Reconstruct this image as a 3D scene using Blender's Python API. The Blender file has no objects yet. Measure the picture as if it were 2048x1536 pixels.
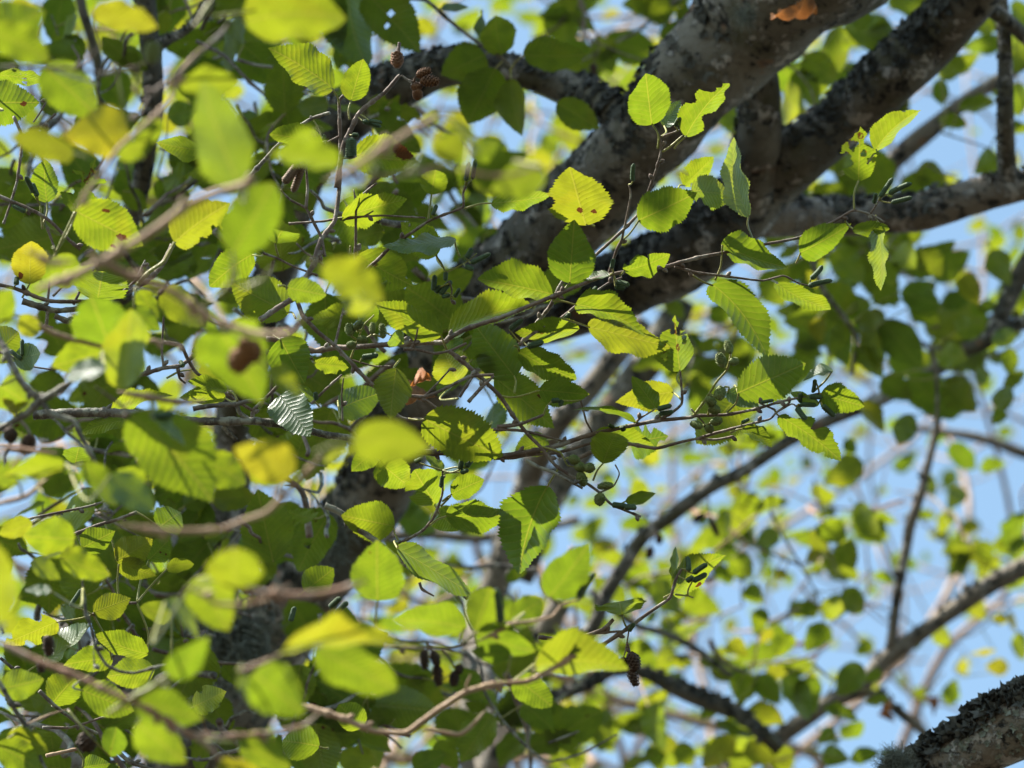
import bpy, math, random
import numpy as np
from mathutils import Vector, Matrix, noise
R = math.radians
scene = bpy.context.scene
COL = scene.collection
rng = random.Random(7)

# ---------------------------------------------------------------- camera
ELEV = R(38); CAMZ = 1.6; HFOV = R(12)
cam_d = bpy.data.cameras.new("camera"); cam = bpy.data.objects.new("camera", cam_d); COL.objects.link(cam)
cam.location = (0, 0, CAMZ); cam.rotation_euler = (R(90) + ELEV, 0, 0)
cam_d.sensor_width = 36.0; cam_d.lens = 18.0 / math.tan(HFOV / 2)
cam_d.clip_start = 0.05; cam_d.clip_end = 6000
cam_d.dof.use_dof = True; cam_d.dof.focus_distance = 4.0; cam_d.dof.aperture_fstop = 10.0
cam_d.dof.aperture_blades = 0
scene.camera = cam
CAM = Vector((0, 0, CAMZ))
FWD = Vector((0, math.cos(ELEV), math.sin(ELEV))); UPV = Vector((0, -math.sin(ELEV), math.cos(ELEV))); RGT = Vector((1, 0, 0))
KPX = 2 * math.tan(HFOV / 2) / 2048.0           # metres per photo pixel and metre of distance
def at(px, py, D):
    return CAM + FWD * D + RGT * ((px - 1024) * KPX * D) + UPV * ((768 - py) * KPX * D)

# ---------------------------------------------------------------- light
SUN_EL = R(58); SUN_AZ = R(-102)                  # azimuth measured from +Y (view heading) towards +X
SUN = Vector((math.sin(SUN_AZ) * math.cos(SUN_EL), math.cos(SUN_AZ) * math.cos(SUN_EL), math.sin(SUN_EL)))
w = bpy.data.worlds.new("World"); scene.world = w; w.use_nodes = True
nt = w.node_tree; bg = nt.nodes["Background"]; sky = nt.nodes.new("ShaderNodeTexSky")
sky.sky_type = 'NISHITA'; sky.sun_disc = False; sky.sun_elevation = SUN_EL; sky.sun_rotation = SUN_AZ
sky.air_density = 1.0; sky.dust_density = 1.0; sky.ozone_density = 0.4
wb = nt.nodes.new("ShaderNodeMix"); wb.data_type = 'RGBA'; wb.blend_type = 'MULTIPLY'; wb.inputs[0].default_value = 1.0; wb.inputs[7].default_value = (1.06, 1.14, 1.0, 1)   # white balance of the sky
nt.links.new(sky.outputs[0], wb.inputs[6]); nt.links.new(wb.outputs[2], bg.inputs[0]); bg.inputs[1].default_value = 0.088
sun_d = bpy.data.lights.new("sun", 'SUN'); sun_d.energy = 5.0; sun_d.angle = R(0.5); sun_d.color = (1.0, 0.95, 0.86)
sun = bpy.data.objects.new("sun", sun_d); COL.objects.link(sun)
sun.rotation_euler = SUN.to_track_quat('Z', 'Y').to_euler()
scene.view_settings.view_transform = 'Standard'; scene.view_settings.look = 'None'
scene.view_settings.exposure = 1.78; scene.view_settings.gamma = 1.0
scene.cycles.max_bounces = 8; scene.cycles.diffuse_bounces = 3; scene.cycles.transmission_bounces = 4; scene.cycles.transparent_max_bounces = 8
scene.cycles.use_denoising = True

# ---------------------------------------------------------------- node helpers
def new_mat(name):
    m = bpy.data.materials.new(name); m.use_nodes = True
    t = m.node_tree; t.nodes.clear()
    return m, t, (lambda k, **kw: mk(t, k, **kw))
def mk(t, kind, **kw):
    n = t.nodes.new("ShaderNode" + kind)
    for k, v in kw.items():
        if k.startswith("i_"): n.inputs[k[2:].replace("_", " ")].default_value = v
        else: setattr(n, k, v)
    return n
def ln(t, a, b): t.links.new(a, b)
def mth(t, op, a, b=None, c=None):
    n = t.nodes.new("ShaderNodeMath"); n.operation = op
    for i, v in enumerate((a, b, c)):
        if v is None: continue
        if isinstance(v, (int, float)): n.inputs[i].default_value = v
        else: ln(t, v, n.inputs[i])
    return n.outputs[0]
def mixc(t, f, a, b, blend='MIX'):
    n = t.nodes.new("ShaderNodeMix"); n.data_type = 'RGBA'; n.blend_type = blend
    for s, v in ((n.inputs[0], f), (n.inputs[6], a), (n.inputs[7], b)):
        if isinstance(v, (int, float)): s.default_value = v
        elif isinstance(v, tuple): s.default_value = v + (1,) if len(v) == 3 else v
        else: ln(t, v, s)
    return n.outputs[2]
def ramp(t, f, lo, hi):
    n = t.nodes.new("ShaderNodeMapRange"); n.interpolation_type = 'SMOOTHSTEP'; ln(t, f, n.inputs[0])
    n.inputs[1].default_value = lo; n.inputs[2].default_value = hi
    return n.outputs[0]
def nz(t, vec, scale, detail=3.0, rough=0.55):
    n = mk(t, "TexNoise"); n.inputs["Scale"].default_value = scale; n.inputs["Detail"].default_value = detail; n.inputs["Roughness"].default_value = rough
    if vec is not None: ln(t, vec, n.inputs["Vector"])
    return n.outputs[0]

# ---------------------------------------------------------------- materials
def leaf_material(name, per_island=False):
    m, t, N = new_mat(name)
    uv = N("UVMap").outputs[0]; sp = N("SeparateXYZ"); ln(t, uv, sp.inputs[0])
    U = sp.outputs[0]; V = mth(t, 'MULTIPLY', mth(t, 'ABSOLUTE', mth(t, 'SUBTRACT', sp.outputs[1], 0.5)), 2.0)
    oi = N("ObjectInfo"); oc = N("SeparateColor"); ln(t, oi.outputs["Color"], oc.inputs[0])
    rnd = oi.outputs["Random"]
    if per_island:
        geo0 = N("NewGeometry"); rnd = geo0.outputs["Random Per Island"]
        yel = mth(t, 'MULTIPLY', mth(t, 'POWER', rnd, 3.0), 0.6)
        stn = 0.0; gla = 0.0
    else:
        yel = mth(t, 'MULTIPLY', mth(t, 'ADD', oc.outputs[0], mth(t, 'MULTIPLY', ramp(t, nz(t, N('TexCoord').outputs['Object'], 38.0, 3.0), 0.5, 0.72), mth(t, 'MULTIPLY', rnd, 0.35))), 0.8); stn = oc.outputs[1]; gla = oc.outputs[2]
    # offset texture space per leaf
    vadd = N("VectorMath", operation='ADD'); ln(t, uv, vadd.inputs[0])
    cmb = N("CombineXYZ"); ln(t, mth(t, 'MULTIPLY', rnd, 37.0), cmb.inputs[0]); ln(t, mth(t, 'MULTIPLY', rnd, 91.0), cmb.inputs[1]); ln(t, cmb.outputs[0], vadd.inputs[1])
    tv = vadd.outputs[0]
    # veins: midrib + curved laterals
    vd = mth(t, 'SUBTRACT', U, mth(t, 'MULTIPLY', mth(t, 'POWER', V, 0.85), 0.20))
    wob = mth(t, 'MULTIPLY', nz(t, tv, 4.0), 0.07)
    ph = mth(t, 'FRACT', mth(t, 'MULTIPLY', mth(t, 'ADD', vd, wob), mth(t, 'ADD', 10.5, mth(t, 'MULTIPLY', rnd, 4.0))))
    tri = mth(t, 'ABSOLUTE', mth(t, 'SUBTRACT', mth(t, 'MULTIPLY', ph, 2.0), 1.0))      # 1 on a vein, 0 between
    vein = mth(t, 'POWER', tri, 9.0)
    mid = mth(t, 'SUBTRACT', 1.0, ramp(t, V, 0.012, 0.045))
    allv = mth(t, 'MAXIMUM', mid, mth(t, 'MULTIPLY', vein, 0.55))
    fine = mk(t, "TexVoronoi", feature='DISTANCE_TO_EDGE'); fine.inputs["Scale"].default_value = 38.0; ln(t, tv, fine.inputs["Vector"])
    netv = mth(t, 'SUBTRACT', 1.0, ramp(t, fine.outputs[0], 0.0, 0.10))
    blot = ramp(t, nz(t, tv, 3.2, 4.0), 0.40, 0.66)
    mott = nz(t, tv, 14.0, 3.0)
    # colours seen through the blade (transmission), underside and top side (reflection)
    g1 = mixc(t, rnd, (0.112, 0.192, 0.006), (0.205, 0.262, 0.007))
    trc = mixc(t, yel, g1, (0.33, 0.27, 0.012))
    trc = mixc(t, mth(t, 'MULTIPLY', blot, 0.55), trc, mixc(t, yel, (0.058, 0.110, 0.006), (0.24, 0.18, 0.008)))
    trc = mixc(t, mth(t, 'MULTIPLY', allv, 0.52), trc, (0.29, 0.26, 0.03))
    trc = mixc(t, mth(t, 'MULTIPLY', netv, 0.12), trc, (0.08, 0.14, 0.006))
    trc = mixc(t, mth(t, 'MULTIPLY', mott, 0.18), trc, (0.30, 0.30, 0.02))
    und = mixc(t, yel, (0.062, 0.105, 0.022), (0.16, 0.14, 0.02))
    und = mixc(t, mth(t, 'MULTIPLY', allv, 0.45), und, (0.14, 0.14, 0.05))
    top = mixc(t, yel, (0.035, 0.075, 0.020), (0.12, 0.12, 0.02))
    top = mixc(t, gla, top, (0.052, 0.092, 0.060))
    top = mixc(t, mth(t, 'MULTIPLY', allv, 0.5), top, (0.085, 0.125, 0.055))
    geo = N("NewGeometry"); refl = mixc(t, geo.outputs["Backfacing"], top, und)
    # brown necrotic spots
    vs = mk(t, "TexVoronoi"); vs.inputs["Scale"].default_value = 3.4; ln(t, tv, vs.inputs["Vector"]); vs.inputs["Randomness"].default_value = 1.0
    dist = mth(t, 'ADD', vs.outputs["Distance"], mth(t, 'MULTIPLY', mth(t, 'SUBTRACT', nz(t, tv, 12.0, 4.0), 0.35), 0.40))
    vcol = N("SeparateColor"); ln(t, vs.outputs["Color"], vcol.inputs[0])
    big = mth(t, 'GREATER_THAN', vcol.outputs[0], 0.62)
    sr = mth(t, 'MULTIPLY', stn, 0.27) if not isinstance(stn, float) else 0.0
    spot = mth(t, 'MULTIPLY', mth(t, 'LESS_THAN', dist, mth(t, 'MULTIPLY', mth(t, 'MULTIPLY', mth(t, 'ADD', vcol.outputs[1], 0.35), sr), 1.0)), big)
    vs2 = mk(t, "TexVoronoi"); vs2.inputs["Scale"].default_value = 11.0; ln(t, tv, vs2.inputs["Vector"])
    v2c = N("SeparateColor"); ln(t, vs2.outputs["Color"], v2c.inputs[0])
    speck = mth(t, 'MULTIPLY', mth(t, 'LESS_THAN', vs2.outputs["Distance"], 0.10), mth(t, 'GREATER_THAN', v2c.outputs[0], 0.90))
    at_ = N("Attribute", attribute_name="stain_or_ridge"); sta = ramp(t, mth(t, 'ADD', at_.outputs["Fac"], mth(t, 'MULTIPLY', mth(t, 'SUBTRACT', nz(t, tv, 18.0), 0.5), 0.5)), 0.42, 0.55)
    brown = mth(t, 'MAXIMUM', mth(t, 'MAXIMUM', spot, mth(t, 'MULTIPLY', speck, 0.8)), sta)
    trc = mixc(t, brown, trc, (0.075, 0.024, 0.006))
    refl = mixc(t, brown, refl, (0.050, 0.018, 0.008))
    bmp = N("Bump"); bmp.inputs["Strength"].default_value = 0.32; bmp.inputs["Distance"].default_value = 0.0012
    hgt = mth(t, 'ADD', mth(t, 'MULTIPLY', mth(t, 'POWER', tri, 2.0), 0.8), mth(t, 'ADD', mth(t, 'MULTIPLY', mid, 0.8), mth(t, 'MULTIPLY', netv, 0.12)))
    ln(t, hgt, bmp.inputs["Height"])
    pr = N("BsdfPrincipled"); ln(t, refl, pr.inputs["Base Color"]); pr.inputs["Roughness"].default_value = 0.36
    pr.inputs["Specular IOR Level"].default_value = 0.42; ln(t, bmp.outputs[0], pr.inputs["Normal"])
    tr = N("BsdfTranslucent"); ln(t, trc, tr.inputs[0]); ln(t, bmp.outputs[0], tr.inputs["Normal"])
    mx = N("MixShader"); mx.inputs[0].default_value = 0.49; ln(t, pr.outputs[0], mx.inputs[1]); ln(t, tr.outputs[0], mx.inputs[2])
    out = N("OutputMaterial"); ln(t, mx.outputs[0], out.inputs[0])
    return m

def dry_material():
    m, t, N = new_mat("dead_leaf")
    tc = N("TexCoord").outputs["Object"]; oi = N("ObjectInfo"); oc = N("SeparateColor"); ln(t, oi.outputs["Color"], oc.inputs[0])
    n1 = nz(t, tc, 60, 5)
    c = mixc(t, oc.outputs[0], (0.27, 0.17, 0.08), (0.36, 0.12, 0.022))
    c = mixc(t, ramp(t, n1, 0.4, 0.65), c, (0.12, 0.055, 0.022))
    b = N("Bump"); b.inputs["Distance"].default_value = 0.002; ln(t, n1, b.inputs["Height"])
    pr = N("BsdfPrincipled"); ln(t, c, pr.inputs["Base Color"]); pr.inputs["Roughness"].default_value = 0.7; ln(t, b.outputs[0], pr.inputs["Normal"])
    tr = N("BsdfTranslucent"); ln(t, c, tr.inputs[0])
    mx = N("MixShader"); mx.inputs[0].default_value = 0.35; ln(t, pr.outputs[0], mx.inputs[1]); ln(t, tr.outputs[0], mx.inputs[2])
    ln(t, mx.outputs[0], N("OutputMaterial").inputs[0]); return m

def twig_material(name, base, alt, lich, lich_amt, scale=1.0, rough=0.7):
    m, t, N = new_mat(name)
    tc = N("TexCoord").outputs["Object"]
    n1 = nz(t, tc, 180 * scale, 4); n2 = nz(t, tc, 45 * scale, 4, 0.6); n3 = nz(t, tc, 420 * scale, 2)
    c = mixc(t, ramp(t, n2, 0.40, 0.62), base, alt)
    c = mixc(t, mth(t, 'MULTIPLY', ramp(t, n1, 0.5, 0.7), 0.5), c, tuple(x * 0.45 for x in base))
    lm = mth(t, 'MULTIPLY', ramp(t, nz(t, tc, 70 * scale, 5, 0.65), 0.56 - 0.16 * lich_amt, 0.66 - 0.12 * lich_amt), min(1.0, lich_amt * 1.4))
    c = mixc(t, lm, c, lich)
    spk = mk(t, "TexVoronoi"); spk.inputs["Scale"].default_value = 330 * scale; ln(t, tc, spk.inputs["Vector"])
    c = mixc(t, mth(t, 'MULTIPLY', mth(t, 'LESS_THAN', spk.outputs["Distance"], 0.22), 0.5), c, tuple(min(1, x * 2.2 + 0.05) for x in base))
    b = N("Bump"); b.inputs["Strength"].default_value = 0.6; b.inputs["Distance"].default_value = 0.0012 / scale
    ln(t, mth(t, 'ADD', mth(t, 'ADD', n1, mth(t, 'MULTIPLY', n3, 0.4)), lm), b.inputs["Height"])
    pr = N("BsdfPrincipled"); ln(t, c, pr.inputs["Base Color"]); pr.inputs["Roughness"].default_value = rough; ln(t, b.outputs[0], pr.inputs["Normal"])
    pr.inputs["Specular IOR Level"].default_value = 0.35
    ln(t, pr.outputs[0], N("OutputMaterial").inputs[0]); return m

def bark_material(name, warm=0.0):
    m, t, N = new_mat(name)
    tc = N("TexCoord").outputs["Object"]
    n0 = nz(t, tc, 9, 5, 0.6); n1 = nz(t, tc, 32, 6, 0.65); n2 = nz(t, tc, 110, 5, 0.6)
    base = mixc(t, ramp(t, n0, 0.38, 0.62), (0.070, 0.064, 0.050), (0.155, 0.142, 0.115))
    base = mixc(t, ramp(t, nz(t, tc, 14, 4), 0.50, 0.64), base, (0.070, 0.064, 0.038))
    base = mixc(t, warm, base, (0.20, 0.165, 0.130))
    pale = ramp(t, mth(t, 'ADD', mth(t, 'MULTIPLY', nz(t, tc, 27, 6, 0.68), 0.7), mth(t, 'MULTIPLY', n2, 0.3)), 0.525, 0.565)
    c = mixc(t, pale, base, mixc(t, n1, (0.20, 0.185, 0.165), (0.44, 0.42, 0.385)))
    dark = ramp(t, mth(t, 'ADD', mth(t, 'MULTIPLY', nz(t, tc, 38, 5, 0.68), 0.7), mth(t, 'MULTIPLY', n2, 0.3)), 0.53, 0.60)
    c = mixc(t, dark, c, (0.017, 0.016, 0.014))
    rst = ramp(t, nz(t, tc, 26, 3, 0.5), 0.64, 0.72)
    c = mixc(t, mth(t, 'MULTIPLY', rst, 0.6), c, (0.20, 0.10, 0.05))
    c = mixc(t, mth(t, 'MULTIPLY', ramp(t, n2, 0.5, 0.75), 0.5), c, (0.028, 0.024, 0.02))
    b = N("Bump"); b.inputs["Strength"].default_value = 0.9; b.inputs["Distance"].default_value = 0.006
    ln(t, mth(t, 'ADD', mth(t, 'ADD', mth(t, 'MULTIPLY', n1, 0.9), mth(t, 'MULTIPLY', n2, 0.6)), mth(t, 'SUBTRACT', mth(t, 'MULTIPLY', pale, 0.5), mth(t, 'MULTIPLY', dark, 0.5))), b.inputs["Height"])
    pr = N("BsdfPrincipled"); ln(t, c, pr.inputs["Base Color"]); pr.inputs["Roughness"].default_value = 0.85; ln(t, b.outputs[0], pr.inputs["Normal"])
    pr.inputs["Specular IOR Level"].default_value = 0.25
    ln(t, pr.outputs[0], N("OutputMaterial").inputs[0]); return m

def simple_material(name, a, b_, scale, rough=0.7, island=True, trans=0.0, ridge=False):
    m, t, N = new_mat(name)
    tc = N("TexCoord").outputs["Object"]
    f = ramp(t, nz(t, tc, scale, 4), 0.35, 0.65)
    if island: f = mth(t, 'ADD', mth(t, 'MULTIPLY', f, 0.5), mth(t, 'MULTIPLY', N("NewGeometry").outputs["Random Per Island"], 0.5))
    if ridge: f = mth(t, "ADD", mth(t, "MULTIPLY", f, 0.3), mth(t, "MULTIPLY", N("Attribute", attribute_name="stain_or_ridge").outputs["Fac"], 0.7))  # relief shading painted in: lighter on ridges, darker in grooves
    c = mixc(t, f, a, b_)
    bm = N("Bump"); bm.inputs["Strength"].default_value = 0.5; bm.inputs["Distance"].default_value = 0.001; ln(t, nz(t, tc, scale * 4, 3), bm.inputs["Height"])
    pr = N("BsdfPrincipled"); ln(t, c, pr.inputs["Base Color"]); pr.inputs["Roughness"].default_value = rough; ln(t, bm.outputs[0], pr.inputs["Normal"])
    pr.inputs["Specular IOR Level"].default_value = 0.3
    sh = pr.outputs[0]
    if trans > 0:
        tr = N("BsdfTranslucent"); ln(t, c, tr.inputs[0]); mx = N("MixShader"); mx.inputs[0].default_value = trans
        ln(t, sh, mx.inputs[1]); ln(t, tr.outputs[0], mx.inputs[2]); sh = mx.outputs[0]
    ln(t, sh, N("OutputMaterial").inputs[0]); return m

M_LEAF = leaf_material("leaf_blade"); M_FAR = leaf_material("far_leaf_blade", True)
M_DRY = dry_material()
M_TW = {
 'b': twig_material("brown_twig_bark", (0.085, 0.055, 0.040), (0.16, 0.115, 0.085), (0.30, 0.29, 0.24), 0.35),
 'g': twig_material("grey_lichened_twig_bark", (0.055, 0.045, 0.035), (0.13, 0.11, 0.085), (0.24, 0.235, 0.18), 0.6),
 't': twig_material("tan_twig_bark", (0.25, 0.15, 0.09), (0.37, 0.25, 0.155), (0.44, 0.40, 0.30), 0.15),
 'o': twig_material("reddish_twig_bark", (0.20, 0.10, 0.06), (0.30, 0.17, 0.105), (0.35, 0.30, 0.24), 0.4),
 'y': twig_material("yellow_green_stalk", (0.17, 0.175, 0.035), (0.23, 0.21, 0.055), (0.35, 0.28, 0.10), 0.2, rough=0.5)}
M_BARK = bark_material("lichened_bark"); M_BARKW = bark_material("pale_lichened_bark", 0.55)
M_CAT = simple_material("green_catkin_scales", (0.013, 0.029, 0.012), (0.072, 0.111, 0.049), 300, 0.7, False, 0.0, True)
M_OLDCAT = simple_material("brown_catkin_scales", (0.046, 0.025, 0.014), (0.169, 0.111, 0.065), 300, 0.7, False, 0.0, True)
M_CONE = {'g': simple_material("green_cone_scales", (0.085, 0.124, 0.029), (0.156, 0.176, 0.058), 260),
          'b': simple_material("brown_cone_scales", (0.104, 0.049, 0.023), (0.169, 0.078, 0.033), 260),
          'k': simple_material("blackish_cone_scales", (0.035, 0.022, 0.015), (0.085, 0.05, 0.03), 260),
          'o': simple_material("orange_brown_cone_scales", (0.156, 0.065, 0.019), (0.234, 0.111, 0.039), 200)}
M_LICH = simple_material("foliose_lichen", (0.085, 0.091, 0.072), (0.247, 0.267, 0.215), 120, 0.9, True, 0.15)
M_LICHD = simple_material("dark_foliose_lichen", (0.014, 0.014, 0.012), (0.10, 0.10, 0.085), 60, 0.9, True, 0.1)
M_GRASS = simple_material("leaf_litter_soil", (0.020, 0.017, 0.012), (0.040, 0.033, 0.022), 3.0, 0.95, False)  # unseen ground; tree shade is put into its dark colour

# ---------------------------------------------------------------- object helpers
def mesh_from(name, V, F, mat, uv=None, smooth=True, attr=None):
    me = bpy.data.meshes.new(name)
    me.from_pydata([tuple(v) for v in V] if not isinstance(V, np.ndarray) else V.tolist(), [], F if not isinstance(F, np.ndarray) else F.tolist())
    me.materials.append(mat)
    if uv is not None:
        l = me.uv_layers.new(name="UVMap"); vi = np.empty(len(me.loops), dtype=np.int32); me.loops.foreach_get("vertex_index", vi)
        l.data.foreach_set("uv", np.asarray(uv, dtype=np.float32)[vi].ravel())
    if attr is not None:
        a = me.attributes.new("stain_or_ridge", 'FLOAT', 'POINT'); a.data.foreach_set("value", np.asarray(attr, dtype=np.float32))
    if smooth: me.polygons.foreach_set("use_smooth", np.ones(len(me.polygons), dtype=bool))
    me.update(); return me
def link(name, me, parent=None, M=None):
    o = bpy.data.objects.new(name, me); COL.objects.link(o)
    if parent is not None: o.parent = parent
    if M is not None: o.matrix_basis = M
    return o
def thing(name, label, cat, loc, group=None):
    o = bpy.data.objects.new(name, None); COL.objects.link(o); o.location = loc; o.empty_display_size = 0.05
    o["label"] = label; o["category"] = cat
    if group: o["group"] = group
    return o
def tag(o, label, cat, group=None, kind=None):
    if label: o["label"] = label
    if cat: o["category"] = cat
    if group: o["group"] = group
    if kind: o["kind"] = kind
    return o

def catmull(P, n):
    P = [np.asarray(p, float) for p in P]
    if len(P) == 2: return np.array([P[0] + (P[1] - P[0]) * i / n for i in range(n + 1)])
    Q = [2 * P[0] - P[1]] + P + [2 * P[-1] - P[-2]]; out = []
    for i in range(1, len(Q) - 2):
        p0, p1, p2, p3 = Q[i - 1:i + 3]
        for k in range(n):
            t = k / n
            out.append(0.5 * (2 * p1 + (p2 - p0) * t + (2 * p0 - 5 * p1 + 4 * p2 - p3) * t * t + (3 * p1 - p0 - 3 * p2 + p3) * t ** 3))
    out.append(P[-1]); return np.array(out)
def tube(path, rad, sides=8, bump=0.0, bscale=30.0, seed=0.0, cap=True):
    """skin a path with rings; rad is one radius per path point; bump displaces by noise"""
    path = np.asarray(path, float); n = len(path)
    T = np.gradient(path, axis=0); T /= (np.linalg.norm(T, axis=1)[:, None] + 1e-12)
    a = np.array([0.3, 0.2, 0.9]); a = a if abs(T[0] @ a) < 0.9 else np.array([0.9, 0.1, 0.2])
    N = a - T[0] * (a @ T[0]); N /= np.linalg.norm(N); V = []
    ang = np.linspace(0, 2 * math.pi, sides, endpoint=False); ca, sa = np.cos(ang), np.sin(ang)
    for i in range(n):
        N = N - T[i] * (N @ T[i]); N /= (np.linalg.norm(N) + 1e-12); B = np.cross(T[i], N)
        ring = path[i] + rad[i] * (np.outer(ca, N) + np.outer(sa, B))
        if bump > 0:
            for k in range(sides):
                p = ring[k]; d = noise.fractal(Vector(p * bscale) + Vector((seed, 0, 0)), 0.7, 2.1, 4)
                ring[k] = path[i] + (ring[k] - path[i]) * (1 + bump * d)
        V.append(ring)
    V = np.concatenate(V); F = []
    for i in range(n - 1):
        for k in range(sides):
            k2 = (k + 1) % sides
            F.append((i * sides + k, i * sides + k2, (i + 1) * sides + k2, (i + 1) * sides + k))
    if cap:
        F.append(tuple(range(sides - 1, -1, -1))); F.append(tuple((n - 1) * sides + k for k in range(sides)))
    return V, F
class Acc:
    def __init__(s): s.V = []; s.F = []; s.n = 0; s.uv = []
    def add(s, V, F, uv=None):
        s.V.append(np.asarray(V)); s.F += [tuple(i + s.n for i in f) for f in F]; s.n += len(V)
        if uv is not None: s.uv.append(np.asarray(uv))
    def mesh(s, name, mat, smooth=True):
        return mesh_from(name, np.concatenate(s.V), s.F, mat, np.concatenate(s.uv) if s.uv else None, smooth)

# ---------------------------------------------------------------- leaf, catkin and cone builders (unit frame: base at 0, tip at +X, top side +Z)
def prof(u): return (np.clip(u, 0, 1) ** 0.58) * (np.clip(1 - u, 0, 1) ** 0.92) / (0.387 ** 0.58 * 0.613 ** 0.92)
def leaf_grid(L, W, seed, teeth=26, per=3, half=5, chew=0.0, holes=0, stain_or_ridge=0, dry=False, arch=None):
    r = np.random.RandomState(seed)
    nu = teeth * per + 1; u = np.linspace(0, 1, nu); e1, e2 = r.uniform(0.48, 0.70), r.uniform(0.78, 1.10); m_ = e1 / (e1 + e2); base = (u ** e1) * ((1 - u) ** e2) / (m_ ** e1 * (1 - m_) ** e2) * (1 + 0.05 * np.sin(u * 7 + r.rand() * 6))
    saw = (np.arange(nu) % per) / max(1, per - 1); big = ((np.arange(nu) / per) % 3) / 3.0
    amp = 0.13 * (0.55 + r.rand() * 0.45)
    edge = {}; cutat = {}
    for s in (-1, 1):
        e = base * (1 + 0.05 * s * np.sin(u * 3 + r.rand() * 6)) + amp * (saw * 0.7 + big * 0.55 - 0.4) * np.minimum(1, base * 3) * np.where(u < 0.06, 0, 1)
        e = np.maximum(e, 0.004)
        lim = np.ones(nu) * 9
        if chew > 0:
            for _ in range(int(1 + chew * 5)):
                c = 0.12 + 0.85 * r.rand(); wd = (0.03 + 0.09 * r.rand()) * (0.6 + chew * 0.7); dp = r.rand() * (0.5 + 0.45 * chew)
                k = np.abs(u - c) / wd; lim = np.minimum(lim, np.where(k < 1, (1 - dp) * base + dp * base * k ** 2 + 0.05 * np.sin(u * 160 + r.rand() * 6) * base, 9))
        edge[s] = np.maximum(0.03 * base, np.minimum(e, lim)) if chew > 0 else e; cutat[s] = lim < e
    nv = 2 * half + 1; vv = np.linspace(-1, 1, nv)
    hw = W / 2; X = np.zeros((nu, nv)); Y = np.zeros((nu, nv))
    for j, v in enumerate(vv):
        s = -1 if v < 0 else 1
        X[:, j] = u * L + (abs(v) ** 2) * 0.02 * L * np.sin(np.pi * u)
        Y[:, j] = v * edge[s] * hw
    vn = Y / hw                                     # normalised real half-width coordinate
    a = (arch if arch is not None else r.uniform(-0.15, 0.30)); fold = r.uniform(-0.08, 0.32); tw = r.uniform(-0.35, 0.35)
    Z = -a * L * (np.linspace(0, 1, nu)[:, None] - 0.35) ** 2 * 1.4 + a * L * 0.35 ** 2 * 1.4
    Z = Z + fold * hw * np.abs(vn) ** 1.2 + tw * (X / L) * Y * 0.6
    Z = Z + 0.10 * hw * np.sin(X / L * 2 * np.pi * r.uniform(1.5, 3) + r.rand() * 6 + vn * 1.5) * vn ** 2
    tri = np.abs(((X / L - 0.20 * np.abs(vn) ** 0.85) * 12.5 % 1.0) * 2 - 1)
    Z = Z + 0.008 * hw * tri * (0.6 + 0.4 * np.sin(X / L * 9 + vn * 4)) * np.minimum(1, np.abs(vn) * 3)
    if dry:
        Z = Z + 0.5 * hw * np.sin(X / L * 6 + r.rand() * 6) * vn ** 2 + 0.9 * hw * vn ** 2 + 0.15 * hw * np.sin(X / L * 17 + vn * 5)
        Y = Y * (0.75 + 0.25 * np.cos(X / L * 4))
    V = np.stack([X, Y, Z], -1).reshape(-1, 3)
    uvv = np.stack([X / L, 0.5 + 0.5 * np.clip(vn, -1.1, 1.1)], -1).reshape(-1, 2)
    H = []
    for _ in range(holes):
        H.append((0.15 + 0.7 * r.rand(), r.uniform(-0.75, 0.75), (0.012 + 0.035 * r.rand() ** 2), 0.7 + 0.6 * r.rand(), r.rand() * 6))
    if chew >= 0.8:
        for _ in range(int(16 * chew)):
            H.append((0.25 + 0.7 * r.rand(), r.uniform(-0.8, 0.8), 0.02 + 0.055 * r.rand(), 0.6 + 0.9 * r.rand(), r.rand() * 6))
    idx = np.arange(nu * nv).reshape(nu, nv); ar = 2 * L / W
    F = []
    for i in range(nu - 1):
        for j in range(nv - 1):
            cu = 0.5 * (X[i, j] + X[i + 1, j + 1]) / L; cv = 0.5 * (vn[i, j] + vn[i + 1, j + 1])
            cut = False
            for (hu, hv, hr, el, hp) in H:
                if abs(hv) < 0.06: continue
                du = (cu - hu); dv = (cv - hv) / ar * el
                an = math.atan2(dv, du)
                if du * du + dv * dv < (hr * (1 + 0.25 * math.sin(3 * an + hp))) ** 2 and abs(cv) > 0.05: cut = True; break
            if not cut: F.append((idx[i, j], idx[i + 1, j], idx[i + 1, j + 1], idx[i, j + 1]))
    st = np.zeros(nu * nv)
    for s_, j in ((-1, 0), (1, nv - 1)):
        st[idx[cutat[s_], j]] = 0.6
    for (hu, hv, hr, el, hp) in H:
        st = np.maximum(st, 0.5 * (np.hypot(X.ravel() / L - hu, (vn.ravel() - hv) / ar * el) < hr * 1.12 + 0.003))
    if stain_or_ridge == 3:
        st = np.clip(1.25 - np.hypot((uvv[:, 0] - 0.80) / 0.26, (uvv[:, 1] - 0.26) / 0.30), 0, 1)
    return V, F, uvv, st
LEAF_CACHE = {}
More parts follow.
